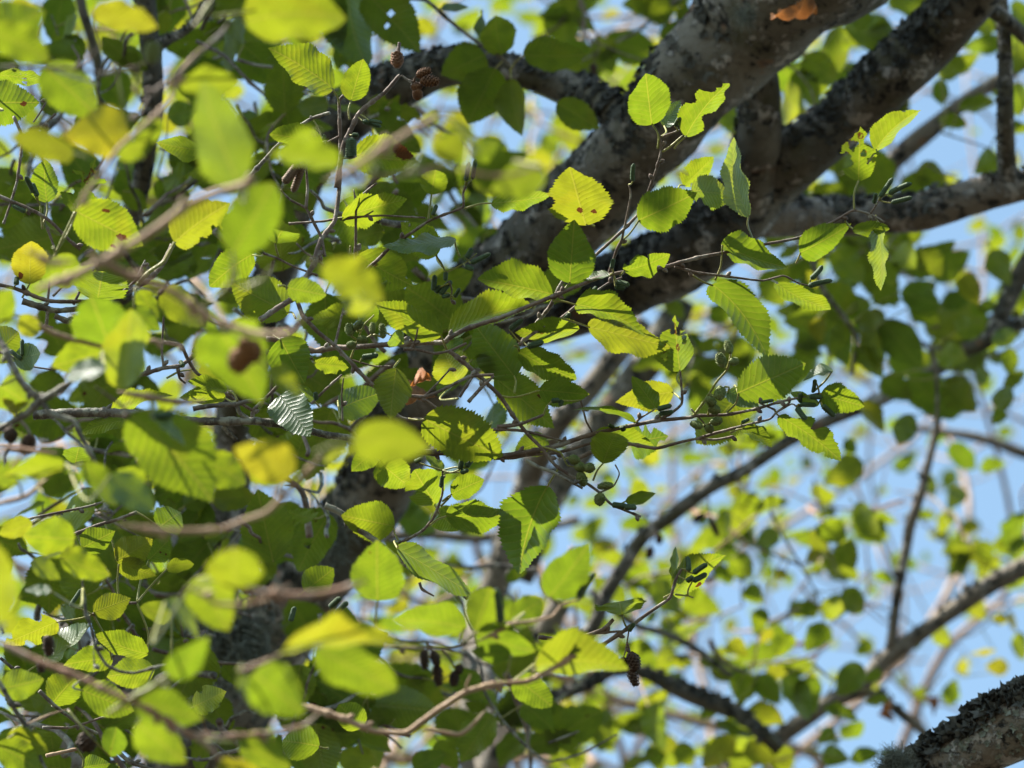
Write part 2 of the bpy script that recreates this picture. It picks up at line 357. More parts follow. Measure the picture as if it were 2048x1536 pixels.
def frame(b, t, wpx_m, aspect, rr, flip, tilt=True):
    """leaf matrix from base/tip points and apparent width; returns matrix, length, width"""
    d = t - b; l = d.length
    if wpx_m / l <= aspect:
        pit = rr.uniform(0.05, 0.30); L = l / math.cos(pit); W = min(max(aspect * l, wpx_m), wpx_m * 3.2); phi = math.acos(min(1, wpx_m / W))
    else:
        W = wpx_m; L = min(W / aspect, l * 2.6); pit = math.acos(min(1, l / L)); phi = rr.uniform(0, 0.25)
    x0 = d.normalized(); view = (b - CAM).normalized(); view = (view - x0 * view.dot(x0)).normalized()
    want = (Vector((0, 0, 1)) * 0.55 + SUN * 0.65).normalized(); best = None
    for sp_ in (-1, 1):
        for sr in (-1, 1):
            x = (x0 * math.cos(pit) + view * sp_ * math.sin(pit)).normalized()
            n0 = (view - x * view.dot(x)).normalized()
            if flip: n0 = -n0
            n = Matrix.Rotation(phi * sr, 3, x) @ n0
            sc = n.dot(want) + rr.uniform(-0.25, 0.25)
            if best is None or sc > best[0]: best = (sc, x, n)
    _, x, n = best; y = n.cross(x).normalized(); n = x.cross(y).normalized()
    M = Matrix((x, y, n)).transposed().to_4x4(); M.translation = b
    return M, L, W

def catkin_mesh(L, r, seed, mat):
    rr = random.Random(seed); nu, ns = 34, 14; bend = rr.uniform(-0.15, 0.15); V = []; F = []; AT = []
    for i in range(nu + 1):
        u = i / nu; rad = r * (min(1, (u * 9) ** 0.5) * min(1, ((1 - u) * 7 + 0.02) ** 0.5)) * (1.04 - 0.12 * u)
        for k in range(ns):
            a = 2 * math.pi * k / ns
            rg = math.sin(a * 4 + u * 38) * math.sin(-a * 4 + u * 38); q = rad * (1 + 0.22 * rg); AT.append(0.5 + 0.5 * rg)  # ridge height goes into the colour, grooves dark as if shaded
            V.append((u * L, q * math.cos(a) + bend * L * (u * u - u * 0.2), q * math.sin(a)))
    for i in range(nu):
        for k in range(ns): F.append((i * ns + k, (i + 1) * ns + k, (i + 1) * ns + (k + 1) % ns, i * ns + (k + 1) % ns))
    F.append(tuple(range(ns))); F.append(tuple(nu * ns + k for k in range(ns - 1, -1, -1)))
    return mesh_from("catkin", np.array(V), F, mat, None, True, AT)
def cone_mesh(L, r, seed, mat, open_=False):
    """ovoid strobile: a core with overlapping woody scales laid in spirals"""
    rr = random.Random(seed); A = Acc(); V = []; F = []; nu, ns = 12, 12
    for i in range(nu + 1):
        u = i / nu; rad = r * 0.66 * math.sin(math.pi * min(0.995, max(0.03, u)) ** 0.85) ** 0.7
        for k in range(ns): V.append((u * L, rad * math.cos(2 * math.pi * k / ns), rad * math.sin(2 * math.pi * k / ns)))
    for i in range(nu):
        for k in range(ns): F.append((i * ns + k, (i + 1) * ns + k, (i + 1) * ns + (k + 1) % ns, i * ns + (k + 1) % ns))
    F.append(tuple(range(ns))); F.append(tuple(nu * ns + k for k in range(ns - 1, -1, -1)))
    A.add(np.array(V), F); n = 62
    for s in range(n):
        u = 0.05 + 0.9 * s / n; a = s * 2.39996; rad = r * 0.76 * math.sin(math.pi * max(0.03, u) ** 0.85) ** 0.7
        c = np.array((u * L, rad * math.cos(a), rad * math.sin(a))); o = np.array((0, math.cos(a), math.sin(a))); tg = np.cross((1, 0, 0), o)
        f = np.array((1.0, 0, 0)); sw = r * 0.36; sl = r * 0.40; lift = r * (0.34 if open_ else 0.24) * rr.uniform(0.7, 1.3)
        P = [c - tg * sw * 0.8 - f * sl * 0.6, c + tg * sw * 0.8 - f * sl * 0.6, c + tg * sw + f * sl * 0.3 + o * lift, c + f * sl * 0.75 + o * lift * 1.25, c - tg * sw + f * sl * 0.3 + o * lift, c + o * lift * 0.9 + f * sl * 0.0]
        P += [p - o * r * 0.12 for p in P[2:5]]
        A.add(np.array(P), [(0, 1, 2, 5), (0, 5, 4), (5, 2, 3), (5, 3, 4), (2, 6, 7, 3), (3, 7, 8, 4)])
    return A.mesh("cone", mat, True)
NEAR = """
# thing: "= name | category | label | depth"; coordinates are enlarged-tile coordinates, "N:" picks the tile
= leafy_twig | twig | long brown twig slanting up to a tuft of dark catkins before the forked limbs | 4.0
s 34 14 b : 3: 1560,520 1680,530 1830,590 1960,570 2048,570 4: 300,552 600,540 640,510 740,460 950,390 1250,268 1550,150 1900,98 5: 0,85 150,45 280,20 2: 530,1430 730,1390 950,1290 1050,1230 1150,1255 1230,1300
s 14 8 b : 2: 1150,1250 1200,1170
s 18 9 b : 4: 1960,95 5: 120,130 350,160 520,180 640,150 720,190 790,210
l 4: 597,500 205,315 190 625,580
l 4: 630,500 1110,290 170 650,520 d=.04
l 4: 1245,260 805,165 210 1240,285
l 4: 1345,195 1370,-170 260 1245,300 g=.5
l 4: 1375,320 1800,465 190 1245,300
l 4: 1450,450 1940,570 180 1300,400 d=.05 y=.35 st=1
l 4: 1660,120 1930,40 120 1640,150 k=.5
l 4: 1580,150 1420,175 40 1600,140 f=1
l 5: 220,200 580,600 220 110,150
l 5: 590,190 915,370 110 560,170 d=.05
l 2: 275,1430 655,1580 180 240,1640 y=.1
l 2: 440,1270 310,815 165 465,1410 g=.1 y=.1 d=-.05
l 2: 735,1480 1050,1310 180 715,1540
l 2: 1080,1060 1090,750 220 1055,1230 k=.8
l 2: 1180,880 1420,625 155 1130,960 k=.25 y=.2
l 2: 1045,1340 1265,1350 85 1000,1290
l 2: 1190,1290 1225,1700 80 1180,1260
l 4: 620,590 720,520 70 600,540 f=1 g=.6
c 2: 1205,1155 1280,1040 28
c 2: 1255,1135 1385,1058 30
c 2: 1270,1187 1395,1155 28
c 2: 1170,1190 1185,1125 26
c 5: 800,170 880,100 30
c 5: 785,212 925,165 32
c 4: 1600,50 1590,110 26
c 4: 1620,188 1690,200 30
c 4: 1610,215 1670,218 28
= leafy_twig | twig | reddish twig rising to two broad leaves and a chewed one, against the lichened fork | 4.0
s 26 14 b : 4: 1050,555 1105,490 1230,330 1300,190 1480,20 1: 1490,1500 1740,1260 1850,1000 1880,880 1870,790
s 16 8 y : 1: 1885,890 1930,860 2010,790
s 16 8 b : 1: 1890,800 1990,760
s 20 9 b : 4: 1570,150 1620,0 1: 1650,1400 1700,1150 1690,1080
l 1: 1825,730 1790,445 255 1860,870
l 1: 1745,1290 2090,1130 245 1660,1400 d=-.05
l 1: 1440,1320 1350,1000 350 1490,1325 y=.45 k=.2 st=1
l 2: 70,800 300,475 190 0,870 k=.6
l 2: 100,1110 345,1140 195 20,1180 k=.3 d=.03
l 2: 60,1090 230,920 135 10,1180 k=.35 d=.05
l 1: 1895,740 1990,590 100 1880,800 f=1 g=1 d=.05
c 1: 1713,1060 1708,955 26
c 1: 1960,740 1985,680 24
= leafy_twig | twig | short fruiting twig with a holed leaf under the long central twig | 4.02
s 22 10 b : 4: 1050,555 1130,490 1290,400 1400,310 1560,200 1650,160
l 4: 1040,590 1380,770 160 1020,560
l 4: 1400,460 1030,500 120 1290,410 h=2
c 4: 990,465 1070,408 34
c 4: 1095,562 1190,545 36
c 4: 1345,370 1310,410 26
c 4: 1470,255 1500,220 26 
= leafy_twig | twig | dark twig running down the middle to a bunch of small green cones | 3.95
s 28 14 b : 4: 640,590 750,680 850,770 940,860 1020,980 1100,1080 1180,1160 1260,1260 1350,1320 1450,1370 1520,1420 1590,1490 1760,1560
s 14 8 y : 4: 1180,1150 1290,1185 1330,1260 1380,1270
s 12 7 y : 4: 1350,1320 1430,1340
s 12 7 b : 4: 1520,1420 1600,1380 1635,1310 1610,1255
s 20 14 b : 4: 370,580 440,580 550,605 640,590 740,545
s 14 9 b : 4: 425,575 445,510 455,460
l 4: 1165,820 1460,845 165 940,855
l 4: 1025,745 790,440 270 1020,835 d=.03
l 4: 905,745 1260,1040 235 840,760 d=.08 st=2
l 4: 1215,1380 1020,1880 345 1275,1285
l 4: 1540,1250 1620,1050 215 1480,1350
l 4: 1670,1470 1850,1430 80 1620,1500
l 4: 690,770 610,590 230 690,870 d=.1 y=.3 st=1
l 4: 770,640 980,740 110 760,690 d=.05
n 4: 1340,1215 1400,1240 60 g
n 4: 1375,1265 1435,1275 62 g
n 4: 1425,1280 1490,1270 60 g
n 4: 1400,1300 1430,1380 66 g
n 4: 1600,1375 1505,1385 48 g
n 4: 1530,1425 1510,1490 66 g
c 4: 1590,1490 1680,1500 36
c 4: 1670,1505 1735,1500 36
= leafy_twig | twig | pinkish brown twig forking beside one very large hanging leaf in the centre | 3.97
s 34 20 b : 3: 1520,410 1620,340 1730,268 1800,140 1880,0 0: 1840,1520 1880,1400 1960,1290 1985,1100 1992,900 1985,600 1: 20,560
s 26 18 b : 3: 1730,270 1770,380 1860,480 1960,560 2048,650 4: 100,700 180,780 250,830 490,860 640,800 760,740 900,730
s 22 10 b : 4: 250,830 290,920 350,975 400,990 480,985
s 16 14 b : 4: 490,870 600,950 665,1000
s 14 10 b : 4: 480,870 560,790 650,690
s 18 12 b : 4: 700,860 790,720
s 24 14 b : 4: 750,890 830,800 900,735
s 20 12 b : 0: 1900,1500 1880,1390 1850,1330 1790,1220 1700,1170 1640,1110
s 20 12 b : 0: 1790,1220 1800,1100 1790,960
s 16 9 b : 0: 1985,800 1940,820 1905,840
s 18 9 b : 3: 1960,560 1990,430 2010,340
l 4: 490,985 955,1220 305 400,988
l 4: 330,690 290,990 215 350,640 y=.2 d=-.06
l 0: 1950,520 1575,265 215 1985,620
l 0: 1890,840 1580,780 125 1910,830
l 1: 65,590 135,345 175 55,700
l 0: 1190,880 905,840 135 1280,890 d=.08
l 4: -10,930 235,830 190 0,990 f=1 g=.8 d=.15
c 0: 1770,955 1725,1130 44 o
c 0: 1745,965 1660,1075 54 o
= leafy_twig | twig | twig topped by a bunch of old brown cones before the arching limb | 4.0
s 34 22 b : 1: -20,1100 0,960 20,850 60,760 120,650 260,540 350,440
s 14 9 b : 1: 360,440 400,470 480,490
s 12 8 b : 1: 400,470 440,500
s 18 20 b : 1: 340,400 340,310 348,250
n 1: 338,395 330,305 72 b
n 1: 445,445 535,408 54 b
n 1: 470,472 582,480 66 b
n 1: 420,500 472,524 56 b
n 1: 450,520 455,580 56 b
c 1: 130,708 245,742 28
c 1: 170,706 245,712 22
c 1: 65,930 65,805 62 
c 1: 70,790 110,790 26
l 1: 70,900 455,950 245 20,860 st=3 d=.05
= leafy_twig | twig | reddish twig with paired upright catkins and a small bright leaf, left of the trunk fork | 4.0
s 24 13 b : 4: 150,120 220,60 1: 290,1450 400,1370 520,1290 650,1240 720,1210 720,1130 735,1090
s 16 10 b : 1: -300,1310 -100,1295 0,1277 250,1262 500,1275
s 20 12 b : 1: 90,1600 92,1400 95,1200 130,1140 215,1070
s 14 8 b : 1: 95,1195 80,1110
s 14 8 b : 1: 0,1285 130,1270 195,1235
s 12 7 y : 4: 560,30 600,90 625,130 740,70 800,20
s 12 7 b : 4: 635,180 655,230 650,300
l 1: 535,1140 560,990 165 515,1285
l 1: 885,1190 1240,1150 130 730,1220
l 1: 10,1275 390,1160 175 -40,1290
l 1: 570,1490 355,1300 200 600,1560 h=4 d=.06
l 1: 680,1400 250,1450 95 700,1500 f=1 g=.5
l 4: 105,30 425,215 235 60,-20 h=8 k=.35 d=.05
c 1: 735,1060 755,950 28
c 1: 775,1050 793,930 28
c 4: 548,240 553,145 30
c 4: 585,262 645,175 34
c 4: 555,248 590,210 34
c 4: 740,48 775,-10 30
c 4: 765,78 882,20 32
c 4: 738,98 775,108 28
c 4: 620,130 615,180 26
c 4: 670,275 705,222 24
c 4: 600,272 640,270 24
c 1: 540,1260 570,1200 24
= leafy_twig | twig | lichen specked horizontal twig ending in green cones, catkins and chewed leaves | 4.0
s 58 40 g : 3: 200,965 400,952 620,950 800,960 1130,1000 1300,1002 1500,1000 1700,1030 1900,1080 2048,1100 4: 100,1130
s 40 13 b : 4: 100,1130 300,1165 500,1183 700,1190 960,1202 1100,1180 1250,1150 1400,1100 1500,1070 1700,1030 1850,1000 2048,980 5: 130,970 300,965 480,930 600,895 700,870 850,840
s 26 14 b : 4: 900,1217 1000,1215 1100,1200 1300,1180 1500,1120 1590,1085
s 28 12 b : 4: 1350,1240 1500,1170 1600,1120 1700,1135 1850,1160 5: 30,1125 130,1105 240,1110 350,1090
s 20 10 b : 5: 140,1103 250,1070 400,1030 560,990 600,950 680,890
s 20 12 b : 4: 1840,1005 1930,960 2000,900 1998,800 1990,710
s 14 9 b : 4: 1730,1010 1755,985 1830,940 
s 18 11 y : 5: 110,975 190,870 250,770 310,700 330,620
s 10 7 y : 5: 310,700 290,680
s 12 8 b : 5: 100,930 150,985 190,1030
s 24 16 b : 4: 920,1035 1050,1020 1190,965
s 24 12 b : 4: 700,1060 930,1050 1080,1060 1200,1090 1350,1130
s 14 10 b : 4: 1410,880 1440,1000 1475,1065
s 14 8 b : 5: 590,935 520,905 495,890
s 12 7 b : 5: 600,950 690,900 720,920
s 30 26 g : 3: 1130,930 1230,912 1380,905 1400,950 1460,995
s 30 14 g : 3: 1380,905 1450,885 1550,875
s 30 20 g : 3: 1300,1030 1340,1070 1385,1110
l 5: 370,840 775,660 265 310,950 st=1
l 5: 345,890 130,1130 290 380,850 d=.1 y=.25
l 5: 310,830 495,920 110 300,800 g=.8 d=.04 f=1
l 5: 850,900 680,835 65 870,870
l 5: 860,840 1120,920 175 850,840
l 5: 610,970 990,1220 190 590,935 k=.5
l 5: 400,1045 580,1140 85 330,1070
l 5: 930,705 750,750 65 815,830 f=1 g=.7
l 4: 1990,710 1955,380 200 1998,800 k=.85 d=.02
l 4: 1950,830 1610,890 170 2000,880 y=.5 d=.05
l 4: 1850,930 1710,735 115 1840,940
l 4: 1730,1010 1370,900 42 1740,1005
l 4: 1480,1075 1840,1140 90 1590,1085
l 4: 1700,1130 1900,1090 205 1690,1140 k=.4 d=.08
l 4: 1215,1110 1030,1180 155 1330,1130 d=.05 y=.2
l 3: 1640,850 1815,1090 245 1760,1040 f=1 g=.85
l 3: 1330,820 1095,770 85 1390,880
l 3: 1320,865 1050,855 120 1390,880 d=.03
l 3: 740,1000 460,1065 85 800,960
l 3: 640,960 1000,830 115 620,950 d=.1
c 5: 718,920 768,1000 34
c 5: 868,908 942,975 34
c 5: 735,903 835,908 28
c 5: 790,858 872,860 28
c 5: 825,757 820,835 24
c 5: 505,893 585,878 22
c 5: 395,1012 442,988 22
c 5: 740,835 735,895 26
c 4: 1857,932 1942,908 32
c 4: 1868,958 1952,950 28
c 4: 1238,884 1285,876 28
c 4: 1300,880 1285,912 26
c 4: 1570,1022 1605,1040 22
c 4: 1650,1030 1660,1060 30
n 5: 330,605 310,530 52 g
n 5: 290,685 262,605 62 g
n 5: 325,660 375,645 50 g
n 5: 262,875 280,800 70 g
n 5: 190,865 240,905 56 g
n 5: 205,925 265,940 58 g
n 5: 165,1035 98,1012 50 g
n 5: 215,1010 280,995 52 g
n 5: 185,1030 225,1060 50 g
= leafy_twig | twig | dark twig below the lichen specked one, with three veined leaves on yellow stalks | 4.0
s 40 26 g : 6: 1900,0 7: 0,40 100,130 200,200 360,330 480,400 600,450 750,540
s 18 10 b : 7: 465,450 480,490 550,530
s 20 12 b : 7: 345,225 480,150 540,80 570,20 4: 600,1420 600,1290
s 14 8 y : 4: 590,1500 650,1440
s 26 14 g : 4: 1090,1230 1160,1270 1250,1300 1420,1395
l 7: 320,120 10,60 235 345,210
l 7: 620,60 1030,60 195 520,120
l 4: 650,1430 840,1340 145 600,1470
l 4: 560,1490 440,1300 235 580,1540 k=.35 d=.05
l 4: 600,1290 500,1200 65 610,1330 f=1 g=.5
l 4: 230,1240 410,1390 215 200,1200 d=.03
l 4: 200,1180 70,1290 135 220,1180 d=.05
l 7: 330,250 780,520 155 345,210 d=-.04 st=2
l 7: 560,30 690,150 170 540,90 d=.06
c 4: 700,1285 722,1200 32
c 4: 738,1272 775,1212 32
c 4: 712,1302 745,1282 28
c 4: 440,1240 475,1225 26
c 4: 590,1390 600,1320 26
= leafy_twig | twig | reddish twig at lower right bearing a leaf crossed by catkins and two old brown cones | 4.0
s 26 16 b : 7: 1480,860 1530,820 1680,720 1830,610 1930,540 1960,440 2000,370
s 26 22 b : 7: 1160,770 1340,790 1460,755 1550,720 1600,665
s 20 12 b : 7: 1480,745 1560,742 1660,735
s 10 7 b : 7: 1690,730 1670,850 1655,900
s 10 7 b : 7: 1680,800 1700,860
s 12 7 y : 7: 1960,520 2048,530 8: 60,520 115,540
l 8: -8,515 275,270 190 -60,540 st=1
l 7: 1652,640 1630,540 280 1680,720
l 7: 1960,440 1970,240 40 1955,480
c 8: 85,385 88,300 30
c 8: 112,398 192,335 32
c 8: 108,442 195,403 32
c 8: 80,438 110,425 30
n 7: 1700,860 1735,965 76 k
n 7: 1695,950 1735,1060 56 k
n 7: 1660,890 1650,950 44 k
c 7: 1690,735 1720,690 26
= leafy_twig | twig | bare grey knobbly twig above the long blurred stalk at upper left of the fork | 4.0
s 24 20 g : 0: 1400,1090 1500,990 1600,880 1680,800 1750,740 1830,690 1930,660
s 14 10 g : 0: 1830,695 1815,680
c 0: 1890,830 1895,790 26
= leafy_twig | twig | dark twig at far left with an upright oval leaf and a leaf eaten to lace | 4.0
s 24 18 b : 0: -30,1135 0,1150 120,1200 230,1250 300,1300 400,1400 470,1460
s 16 10 y : 0: 250,1340 240,1250 235,1200
s 18 10 b : 0: 275,1330 330,1480
s 20 14 b : 0: 80,680 130,800 122,900 100,1060 60,1200 20,1310
s 14 9 b : 0: 285,570 240,650 195,715
s 14 9 b : 0: 325,665 240,745
l 0: 275,1185 255,935 175 245,1330
l 0: 440,1250 565,915 265 400,1360 k=1.0
l 0: -100,600 205,600 245 -140,640 st=2 d=.1
l 0: -10,440 270,470 110 -60,430 h=10 d=.15
c 0: 200,1130 150,1025 30
c 0: 220,1150 185,1070 28
c 0: 150,1240 70,1200 26
= leafy_twig | twig | yellowish leaf and a squared off leaf on a twig under the eaten lace leaf | 4.0
s 30 22 b : 3: 1010,-30 940,100 850,190 720,260 560,300 290,300 100,230 0,205 -40,200
s 16 9 b : 3: 280,300 290,200 300,130
s 16 9 b : 3: 310,270 380,200
s 18 10 b : 3: 430,320 480,220 550,110
s 18 10 b : 3: 700,260 790,180 850,60
s 40 30 g : 3: 130,300 280,345 340,355 500,340
s 22 14 b : 3: 285,330 272,440 310,455
s 36 26 g : 3: 320,385 420,430
l 3: 175,200 180,-60 205 130,280 y=.9 st=2
l 3: 570,300 600,125 325 560,340 k=.15
l 3: 440,1250 470,1120 160 480,1200
c 3: 95,200 100,155 30
= leafy_twig | twig | thin twig of leaves and two dark catkins before a blue gap at far left | 3.95
s 14 10 b : 3: -20,590 60,620 180,680 300,700
s 10 8 b : 3: 185,680 180,640 130,610
c 3: 132,622 130,520 26
c 3: 188,642 212,565 26
c 3: 130,640 55,590 26
l 3: 80,640 265,600 150 60,620 g=.6 f=1
l 3: -60,640 120,470 220 -80,680 d=.1
= leafy_twig | twig | zigzag brown twig crossing a blue gap beside the dried brown cone | 4.0
s 28 24 b : 3: 700,740 820,730 960,690 1050,680 1110,640 1160,590
s 16 10 b : 3: 960,690 948,600 958,400 962,330
s 18 12 b : 3: 1040,690 1050,750 1085,780
s 22 18 b : 3: 960,540 1060,560 1100,640 1150,720 1280,810 1380,880 1480,940
s 22 14 b : 3: 1480,1000 1480,940 1560,860 1640,780 1680,720 1830,630
s 14 8 b : 3: 1690,560 1692,700
s 12 9 y : 3: 975,750 1050,710 1120,700
s 18 12 b : 3: 1820,900 1900,820 2000,730
s 12 8 b : 3: 2005,1000 2000,850 2010,750
l 3: 1640,520 1780,780 235 1600,500
l 3: 1480,25 1225,200 205 1545,15 h=3 k=.3 d=.05
l 3: 1690,370 1350,190 270 1730,400 d=.04
l 3: 1840,660 2040,690 110 1830,640 d=.05 k=.2
l 3: 1840,890 1740,780 60 1870,920
c 3: 1850,880 1845,830 28
c 3: 1070,680 1060,650 26
= leafy_twig | twig | small upturned leaf on a yellow stalk right of the big soft green leaf | 4.0
s 16 12 b : 0: 1480,1420 1540,1480 1620,1510 1720,1560 3: 1860,150
l 0: 1610,1425 1655,1340 225 1630,1500
c 0: 1540,1475 1490,1450 26
= cone_cluster | cone cluster | cluster of pale green young cones tucked under leaves left of the long central twig | 4.05
s 14 8 y : 4: 60,640 90,560 140,440 200,380
s 10 6 y : 4: 100,540 180,500
s 12 8 b : 4: 0,610 60,640 200,680 300,680
n 4: 190,490 190,425 40 g
n 4: 255,515 245,430 44 g
n 4: 85,460 130,420 46 g
n 4: 60,500 55,430 58 g
n 4: 100,520 165,530 48 g
n 4: 40,560 75,555 50 g
c 4: 128,630 225,615 32
l 4: 300,500 360,540 120 260,480 
l 4: 120,430 210,330 130 100,480 d=.05
= dry_leaf | leaf | crumpled tan dry leaf caught among twigs in the middle | 4.12
l 4: 530,740 400,800 95 b=1
= dry_leaf | leaf | yellowish tan dry leaf lying below the crumpled one | 4.15
l 4: 380,900 560,850 95 b=.6
= leafy_twig | twig | soft twig with a folded yellow leaf seen edge on, low left of centre | 3.12
s 55 36 t : 6: 1400,970 1520,930 1640,870 
l 6: 1640,870 2330,750 130 y=.4
l 6: 1850,830 2320,1085 270 1800,850 d=.1
l 6: 1480,980 1760,1200 310 1440,960
l 6: 1400,990 1490,1190 90 1390,970 g=.9 f=1 d=.05
= leafy_twig | twig | sunlit tan twig at bottom centre with a cluster of bright yellow-green leaves | 3.5
s 56 46 t : 6: 1700,1150 7: 0,1240 200,1320 380,1330 470,1270 580,1190 740,1090 900,1050 1100,1030 1200,980 1330,900 1355,770
s 46 36 t : 7: 735,1090 745,1040 765,990
s 48 34 t : 7: 490,1310 700,1340 790,1270 850,1200
s 24 24 y : 7: 960,1040 985,960 1000,880
s 24 24 y : 7: 1110,1020 1130,950 1150,890
l 7: 1000,880 760,850 125
l 7: 800,740 1145,870 195 700,830
l 7: 1140,940 1680,910 240 1130,980 y=.3 st=1
l 7: 1340,880 1260,740 190 1340,890 d=.1
l 7: 740,720 300,650 195 700,800
l 7: 790,740 890,455 215 720,800
l 7: 1010,670 1195,540 175 d=.1 g=.3
l 7: 1220,540 1465,225 235 1300,580
s 36 28 b : 7: 290,830 500,835 640,840 820,790
s 40 24 t : 7: 820,790 1010,690 1100,680 1240,650 1300,580 1410,550
l 7: 1020,1010 1240,1170 190 1000,1040 d=.3
c 7: 940,690 930,480 46
c 7: 1390,540 1470,390 46
= leafy_twig | twig | single bright upright leaf with a dark mark on a thin stalk low in the centre | 3.62
l 7: 220,560 215,205 300 210,680 st=1
s 16 12 y : 7: 210,680 225,750 260,820
= leafy_twig | twig | very soft tan stalk curving under a yellow-green leaf at top centre | 2.97
s 62 56 t : 0: 1900,1060 2000,1030 1: 0,1035 280,850 480,730 560,685 660,690
s 34 28 o : 1: 20,1055 100,1045 250,1035 400,1015 600,970 800,1020 970,1030 1180,975
s 56 40 y : 1: 390,1015 440,960 500,900
s 20 14 o : 1: 640,960 600,900 610,940
l 1: 1200,1000 870,1120 210 y=.2 d=.1
l 1: 600,950 700,770 175 g=.5 y=.3
l 1: 780,910 930,830 140 d=.35
n 1: 210,1040 220,960 60 g
l 1: 640,700 830,900 60 y=.5
= leafy_twig | twig | thick blurred grey-tan stalk sweeping across the left side above the dried cone | 3.03
s 80 66 t : 0: 200,1700 430,1620 600,1530 760,1440 900,1350 1100,1200 1250,1130 1390,1090 1500,1058
s 70 70 t : 3: 160,0 210,30 300,75 420,70
s 76 56 t : 3: 520,20 680,110 800,170 1000,240 1180,360 1300,430 1500,490 1680,490 1765,420
l 0: 1360,1480 1600,1080 335 3: 1370,180 d=.1
s 62 48 y : 0: 1360,1480 3: 1370,60 1360,180 1300,250 1200,300
l 0: 1400,1080 1170,490 335 1440,1080 g=.6 d=.1 y=.15
l 0: 1990,960 1590,890 170 g=.8
l 0: 1840,780 1690,830 75 g=.7 d=.05
s 46 40 y : 3: 1600,90 1530,180 1440,220 1400,230
= leafy_twig | twig | soft bright leaf carrying a dried brown cone, left of the long central twig | 3.18
l 3: 1280,450 1510,850 390 
n 3: 1450,560 1370,710 140 o
n 3: 1480,530 1480,650 110 o
n 3: 1420,520 1450,600 90 o
l 3: 1570,690 1770,840 115 y=.2
s 26 18 b : 3: 1330,470 1400,520 1430,570
= leafy_twig | twig | soft bright leaf pair floating over the trunk shadow just left of centre | 3.1
l 3: 1880,100 2250,290 240 y=.3
l 3: 2020,260 2180,330 200 y=.4 d=.05
= leafy_twig | twig | lone very soft oval leaf, vivid yellow-green, over the middle of the limb | 3.0
l 4: 70,1110 530,1150 265 y=.25
s 50 40 y : 4: 80,1110 -60,1150 -150,1190
= leafy_twig | twig | soft golden yellow leaf on a brown stalk, left of the vivid oval leaf | 3.08
l 3: 1720,1310 1370,1150 265 y=1 st=1
s 56 46 t : 6: 700,110 880,145 1000,150 1150,150 1300,140 1420,90 1560,40 3: 1700,1400 1830,1260 1880,1200
l 3: 1900,1240 2060,1150 60 y=.5
= leafy_twig | twig | large dull green leaf pair with serrated edges, low left under the horizontal lichen twig | 3.35
l 3: 760,960 1260,1440 410 700,900
l 3: 1190,1220 1445,1370 205 1150,1180 d=.1 st=1
s 34 26 b : 3: 560,800 640,860 700,900 760,960
= leafy_twig | twig | two overlapping backlit leaves on a grey-brown stalk before the blue gap at left | 3.4
s 56 26 t : 3: 150,400 300,480 420,520 640,570 850,530 960,540 1060,560
l 3: 640,560 545,305 335 
l 3: 740,815 765,345 235 d=-.05
l 3: 620,590 295,690 205 d=.15
l 3: 620,690 370,735 115 g=.9 f=1 d=-.1
l 3: 220,500 115,385 125 y=.4
l 3: -40,440 60,215 175
= leafy_twig | twig | soft brown twig with a round bud and yellow leaves in the upper left corner | 3.25
s 30 24 b : 0: -40,392 0,390 200,395 440,400 620,430 770,400 880,355
s 12 8 b : 0: 440,400 530,330 590,270
n 0: 880,370 900,245 100 g
l 0: 760,760 365,800 295 y=.85
l 0: 430,900 50,790 185 y=.5
l 0: 680,915 895,815 135 y=.2
l 0: 800,850 950,690 140
l 0: -70,220 280,55 295 
l 0: -60,180 295,340 235 d=-.05
l 0: 530,70 920,160 180 y=.7 st=1
l 0: 255,390 560,670 285 d=.3
= leafy_twig | twig | soft diagonal twig dropping from the top edge with a broad yellow-green leaf | 3.2
s 40 28 b : 0: 1350,120 1290,200 1100,380 970,480 870,570 800,710
s 50 42 y : 0: 1250,-20 1180,90 1130,160
s 52 40 y : 0: 1210,70 1260,95 1340,90 1440,70 1500,60
s 40 36 t : 0: 1180,280 1050,430 1000,580 880,700 700,860 560,1050 430,1240
l 0: 1430,130 2030,60 330 y=.25
l 0: 1050,500 1400,480 170 y=.25
= leafy_twig | twig | veined leaf with a brown mark and a torn bright leaf, above the thick blurred stalk | 3.75
l 0: 440,1235 825,1430 295 330,1470 st=2
l 0: 1020,1420 1335,1180 240 950,1540 y=.45 k=.3
s 26 18 y : 3: 800,210 870,130 0: 960,1530 1020,1420
s 18 12 y : 0: 440,1240 330,1470 300,1560
= leafy_twig | twig | soft leaf beside a folded yellow leaf, between the grey stalks at left | 3.6
l 3: 330,30 410,225 205
l 3: 935,260 1215,445 195 y=.3
l 3: 780,340 935,475 115
l 3: 800,240 930,400 110
l 3: 1680,220 1905,265 150 d=.25
s 18 12 b : 3: 700,200 780,220 860,230 935,260
= leafy_twig | twig | dark forked twig with two blackish red cones on the left edge | 3.55
s 62 44 g : 3: -40,470 30,580 60,650 130,780 230,870 300,960 430,1000 470,1080 550,1230 600,1300
s 72 60 g : 3: 450,750 330,830 240,880 150,960 0,1050 -60,1080
n 3: 70,1040 55,1120 80 k
n 3: 180,1080 150,1190 80 k
l 3: 0,790 175,910 225 
l 3: 90,960 20,860 50 y=1
l 3: 90,960 170,880 50 y=.8
= leafy_twig | twig | soft reddish twig fanning narrow leaves, left edge below the dark fork | 3.4
s 46 38 o : 3: -40,1140 150,1170 340,1190
s 52 40 t : 3: -60,1500 0,1480 150,1440 300,1330 390,1255
l 3: 380,1265 25,1300 125
l 3: 100,1350 -60,1300 130
l 3: 260,1440 485,1290 165
l 3: 480,1240 685,1490 165 d=-.05
l 3: 640,1320 910,1540 200 g=.8 f=1 d=-.15
l 3: 850,1360 690,1275 95 d=.1
